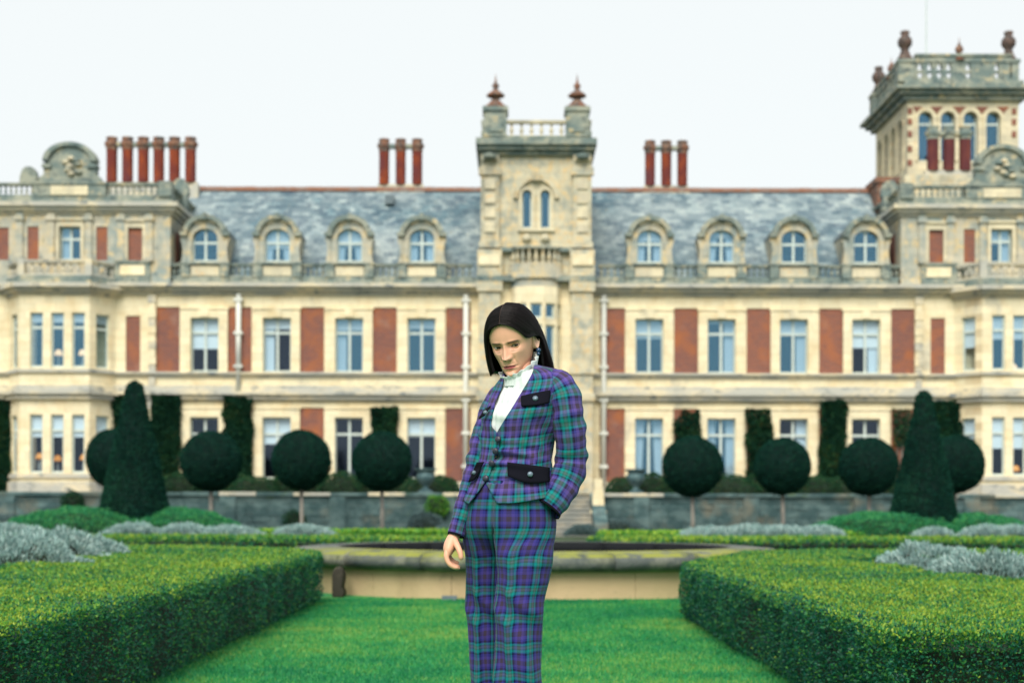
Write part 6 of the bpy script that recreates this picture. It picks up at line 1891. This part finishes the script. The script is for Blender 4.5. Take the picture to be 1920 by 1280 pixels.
for s in (1, -1):
    D = LEG[s]; body_tube([np.r_[W(D['c'][i], D['py'][i], D['dy'][i]), r_, r_] for i, r_ in ((1, .045), (3, .042), (4, .036), (6, .034), (7, .034), (8, .03))])
body_tube([np.r_[W(1050, 735, -.05), .03, .03], np.r_[W(1069, 810, -.055), .038, .038], np.r_[W(1072, 874, -.035), .036, .036], np.r_[W(1044, 926, -.06), .030, .030], np.r_[W(1022, 952, -.05), .022, .018], np.r_[W(1002, 978, -.035), .025, .014], np.r_[W(992, 996, -.03), .012, .01]])
# hanging right arm, wrist and hand
body_tube([np.r_[W(920, 760, .05), .025, .025], np.r_[W(904, 820, .04), .022, .024], np.r_[W(886, 900, .02), .022, .022], np.r_[W(862, 980, 0), .018, .020], np.r_[W(853.5, 1000, -.008), .0175, .021], np.r_[W(848.5, 1012, -.014), .0205, .025], np.r_[W(843.5, 1024, -.018), .0205, .033], np.r_[W(841.5, 1034, -.020), .017, .036], np.r_[W(842, 1040, -.020), .010, .032]], 32, 70)
def finger(pts, r0, r1, seg=22):
    P = np.array([np.r_[W(*p), 0] for p in pts]); S = spline(P, seg)
    f = np.linspace(0, 1, seg)
    rad = (r0 + (r1 - r0) * f) * (1 + .07 * np.exp(-((f - .40) / .06) ** 2) + .06 * np.exp(-((f - .72) / .05) ** 2))
    rad = rad * np.sqrt(np.clip(1 - np.clip((f - .90) / .105, 0, 1) ** 2, .02, 1))
    V, F, U = tube_loft(S[:, :3], rad, rad, 14, up=(.3, -1, .2)); add_part(V, F)
    return S[:, :3], rad
fingers = []
for k, (dx, dyy, ln) in enumerate(((0, -.046, 1.0), (1.0, -.028, 1.06), (2.2, -.009, 1.0), (4.2, .008, .82))):
    b = (838.5 + dx, 1031 - k * 1.0)
    fingers.append(finger([(b[0] + 5.5, b[1] - 9, dyy * .45 - .008), (b[0] + .6, b[1], dyy * .95), (b[0] - 1.0, b[1] + 13 * ln, dyy - .004), (b[0] + 3.0, b[1] + 24 * ln, dyy - .006), (b[0] + 12.5 * ln, b[1] + 31.5 * ln, dyy - .004), (b[0] + 22 * ln, b[1] + 33.0 * ln, dyy)], .0095 - .0006 * (k == 3) * 2, .0070))
fingers.append(finger([(850, 1006, -.016), (855, 1018, -.040), (860.5, 1029, -.056), (864, 1040, -.062), (865, 1050, -.062)], .0115, .0078))
bV, bF, bC = np.concatenate(parts_V), np.concatenate(parts_F), np.concatenate(parts_C)
def skin_mat():
    m, nt, bs = new_mat('skin')
    at = nt.nodes.new('ShaderNodeAttribute'); at.attribute_name = 'col'
    n = nd(nt, 'ShaderNodeTexNoise', Scale=70.0, Detail=5); nt.links.new(pos(nt), n.inputs['Vector'])
    c = mixc(nt, rng01(nt, n.outputs['Fac'], .35, .7, 0, .22), at.outputs['Color'], (.58, .33, .23))
    nt.links.new(c, bs.inputs['Base Color'])
    bs.inputs['Roughness'].default_value = .48; bs.inputs['Specular IOR Level'].default_value = .4
    n2 = nd(nt, 'ShaderNodeTexNoise', Scale=240.0, Detail=3); nt.links.new(pos(nt), n2.inputs['Vector'])
    b = nd(nt, 'ShaderNodeBump', Strength=.15, Distance=.001); nt.links.new(n2.outputs['Fac'], b.inputs['Height']); nt.links.new(b.outputs['Normal'], bs.inputs['Normal'])
    return m
M['skin'] = skin_mat()
body = add_obj('body', bV, bF, M['skin'], person, attr={'col': bC})
# eyes
def eye_mat():
    m, nt, bs = new_mat('eye')
    at = nt.nodes.new('ShaderNodeAttribute'); at.attribute_name = 'col'
    nt.links.new(at.outputs['Color'], bs.inputs['Base Color']); bs.inputs['Roughness'].default_value = .12
    return m
M['eye'] = eye_mat()
for loc in (EYL, EYR):
    c = hw(np.array([loc]))[0]
    gz = np.array([0, 0, EYE + .12]) - c; gz /= np.linalg.norm(gz)
    s1 = norm_rows(np.cross(gz, [0, 0, 1.0])[None])[0]; s2 = np.cross(s1, gz)
    n, k = 32, 40; V, Cc = [], []
    for i in range(k):
        a0 = math.pi * i / (k - 1)
        for jn in range(n):
            b0 = 2 * math.pi * jn / n
            V.append(c + ER * (gz * math.cos(a0) + math.sin(a0) * (s1 * math.cos(b0) + s2 * math.sin(b0))))
            rr = ER * math.sin(a0) if a0 < 1.5 else 1
            Cc.append((.006, .005, .005) if rr < .0024 else (.030, .016, .010) if rr < .0060 else (.015, .01, .008) if rr < .0066 else (.52, .46, .43))
    o = add_obj('eye', V, grid_faces(k, n, True), M['eye'], person, attr={'col': np.array(Cc)})
# ---- hair: two smooth curtains from a centre parting, built of a shell and fine strands
GH = {1: [[(0, -.094, .079), (.032, -.091, .067), (.054, -.073, .043), (.0685, -.046, .014), (.0765, -.010, .012), (.082, .028, .000), (.084, .034, -.055), (.080, .022, -.132)],
          [(0, -.060, .112), (.040, -.050, .102), (.068, -.022, .068), (.080, .008, .036), (.086, .024, .010), (.090, .036, -.025), (.094, .040, -.070), (.096, .034, -.130)],
          [(0, -.005, .128), (.042, .008, .115), (.072, .028, .075), (.083, .050, .030), (.087, .060, .000), (.091, .064, -.040), (.096, .066, -.080), (.100, .060, -.128)],
          [(0, .050, .120), (.030, .076, .100), (.052, .092, .060), (.058, .100, .025), (.061, .104, -.010), (.064, .106, -.045), (.066, .104, -.080), (.068, .098, -.122)],
          [(0, .070, .110), (.004, .098, .075), (.004, .110, .040), (.003, .113, .010), (.002, .114, -.020), (.000, .114, -.050), (.000, .112, -.085), (.000, .106, -.120)]],
      -1: [[(0, -.094, .079), (-.032, -.092, .070), (-.052, -.078, .050), (-.064, -.064, .026), (-.070, -.058, .000), (-.071, -.058, -.028), (-.070, -.060, -.055), (-.066, -.062, -.080)],
           [(0, -.060, .112), (-.040, -.050, .101), (-.070, -.034, .068), (-.083, -.026, .030), (-.089, -.022, -.005), (-.091, -.024, -.036), (-.090, -.028, -.064), (-.086, -.034, -.091)],
           [(0, -.005, .126), (-.042, .008, .112), (-.074, .022, .072), (-.086, .030, .030), (-.091, .034, -.005), (-.093, .034, -.040), (-.092, .028, -.070), (-.089, .018, -.097)],
           [(0, .050, .120), (-.030, .076, .100), (-.052, .090, .060), (-.060, .094, .025), (-.064, .096, -.010), (-.066, .096, -.045), (-.068, .092, -.080), (-.068, .086, -.122)],
           [(0, .070, .110), (-.004, .098, .075), (-.004, .110, .040), (-.003, .113, .010), (-.002, .114, -.020), (.000, .114, -.050), (.000, .112, -.085), (.000, .106, -.120)]]}
def hair_surface(side, s, t):
    """s 0..1 front to back, t 0..1 root to tip; arrays -> points"""
    g_ = np.array(GH[side], float)
    Tn = 60
    curves = np.array([spline(c, Tn) for c in g_])
    ss = np.linspace(0, 1, len(g_))
    ti = np.clip(t, 0, 1) * (Tn - 1); i0 = np.clip(ti.astype(int), 0, Tn - 2); ft = (ti - i0)[:, None]
    P = curves[:, i0] * (1 - ft) + curves[:, i0 + 1] * ft          # guides x N x 3
    out = np.zeros((len(s), 3))
    for ax_ in range(3):
        # cubic blend across guides
        pos_ = np.clip(s, 0, 1) * (len(g_) - 1); k0 = np.clip(pos_.astype(int), 0, len(g_) - 2); f = pos_ - k0
        idx = np.arange(len(s))
        p0 = P[np.clip(k0 - 1, 0, len(g_) - 1), idx, ax_]; p1 = P[k0, idx, ax_]; p2 = P[k0 + 1, idx, ax_]; p3 = P[np.clip(k0 + 2, 0, len(g_) - 1), idx, ax_]
        out[:, ax_] = .5 * (2 * p1 + (p2 - p0) * f + (2 * p0 - 5 * p1 + 4 * p2 - p3) * f ** 2 + (3 * p1 - p0 - 3 * p2 + p3) * f ** 3)
    return out
def hair_mat():
    m, nt, bs = new_mat('dark_hair')
    at = nt.nodes.new('ShaderNodeAttribute'); at.attribute_name = 'tint'
    c = mixc(nt, at.outputs['Fac'], (.002, .0015, .002), (.0085, .0048, .0052))
    nt.links.new(c, bs.inputs['Base Color'])
    bs.inputs['Roughness'].default_value = .40; bs.inputs['Specular IOR Level'].default_value = .16
    bs.inputs['Anisotropic'].default_value = .6
    return m
M['hair'] = hair_mat()
HV, HF, HT = [], [], []
def hadd(V, F, T):
    n = sum(len(v) for v in HV); HV.append(V); HF.append(F + n); HT.append(T)
for side in (1, -1):
    ns, nt_ = 70, 60
    s, t = np.meshgrid(np.linspace(0, 1, ns), np.linspace(0, 1, nt_)); 
    P = hair_surface(side, s.ravel(), t.ravel())
    ctr = np.array([0, .005, .01])
    rad = norm_rows((P - ctr) * np.array([1, 1, .55]))
    P = P + rad * (.0008 * np.sin(s.ravel() * 130 + 5 * np.sin(s.ravel() * 17)) * np.clip(t.ravel() * 2, .2, 1))[:, None]
    inner = P - rad * .010
    for Q, fl_ in ((P, side > 0), (inner, side < 0)):
        F = grid_faces(nt_, ns)
        hadd(hw(Q), F if fl_ else F[:, ::-1], RNG.uniform(0, .4, len(F)))
    # close the cut ends and the front edge
    for edge in (np.arange(ns) + (nt_ - 1) * ns, np.arange(nt_) * ns, np.arange(nt_) * ns + ns - 1):
        a_, b_ = P[edge], inner[edge]
        V = np.concatenate([a_, b_]); k = len(edge); i = np.arange(k - 1)
        hadd(hw(V), np.stack([i, i + 1, i + 1 + k, i + k], 1), np.full(k - 1, .1))
    # strands
    N = 1500
    for k in range(N):
        s0 = RNG.random() ** 1.1; ds = RNG.normal(0, .012)
        te = 1 + RNG.normal(0, .012)
        tt_ = np.linspace(RNG.uniform(0, .25) if k % 3 else 0.0, min(1.0, te), 16)
        p = hair_surface(side, np.clip(s0 + ds * tt_, 0, 1), tt_)
        rd = norm_rows((p - ctr) * np.array([1, 1, .55]))
        p = p + rd * (RNG.uniform(-.0005, .0022) + RNG.normal(0, .0008) * np.sin(tt_ * RNG.uniform(2, 9)))[:, None]
        if te > 1: p[-1] += np.array([0, 0, -(te - 1) * .2])
        d = norm_rows(np.gradient(p, axis=0)); sd2 = norm_rows(np.cross(d, rd))
        w = RNG.uniform(.0004, .0008) * np.r_[np.ones(15), .3][:, None]
        V = np.concatenate([p - sd2 * w, p + rd * w * .8, p + sd2 * w])
        i = np.arange(15); n_ = 16
        F = np.concatenate([np.stack([i, i + 1, i + 1 + n_, i + n_], 1), np.stack([i + n_, i + 1 + n_, i + 1 + 2 * n_, i + 2 * n_], 1)])
        if side < 0: F = F[:, ::-1]
        hadd(hw(V), F, np.full(len(F), RNG.random()))
for k in range(90):                                   # stray hairs
    side = 1 if k % 2 else -1
    s0 = RNG.random(); tt_ = np.linspace(RNG.uniform(0, .5), 1.0, 16)
    p = hair_surface(side, np.clip(s0 + RNG.normal(0, .05) * tt_, 0, 1), tt_); rd = norm_rows((p - ctr) * np.array([1, 1, .55]))
    p = p + rd * (RNG.uniform(.002, .009) * np.sin(np.linspace(0, RNG.uniform(1.5, 3.1), 16)))[:, None]
    d = norm_rows(np.gradient(p, axis=0)); sd2 = norm_rows(np.cross(d, rd))
    i = np.arange(15)
    hadd(hw(np.concatenate([p - sd2 * .0003, p + sd2 * .0003])), np.stack([i, i + 1, i + 17, i + 16], 1), np.full(15, RNG.random()))
hair = add_obj('hair', np.concatenate(HV), np.concatenate(HF), M['hair'], person, attr={'tint': np.concatenate(HT)})
pp = [hw(np.array([[0, -.0955 + .0, .0800]]))[0]] + [hw(hair_surface(1, np.array([v]), np.array([0.0])) + np.array([[0, -.0004, .0008]]))[0] for v in np.linspace(.02, .5, 12)]
q = MB(); q.tube([tuple(p_) for p_ in pp], .0010, 6); q.build('parting', layered('scalp', (.12, .07, .05), rough=.7), hair)
# earring
q = MB(); c = hw(np.array([[.0775, .010, -.040]]))[0]
q.lathe([(.001, .0085), (.006, .006), (.0085, 0), (.006, -.006), (.001, -.0085)], 0, 0, 12)
place('earring', q.mesh('earring', M['bead'], True), person, c)
q = MB(); q.lathe([(.001, .006), (.0045, .004), (.006, 0), (.0045, -.004), (.001, -.006)], 0, 0, 12)
place('earring', q.mesh('earring', M['bead'], True), person, c + np.array([0, -.004, -.012]))
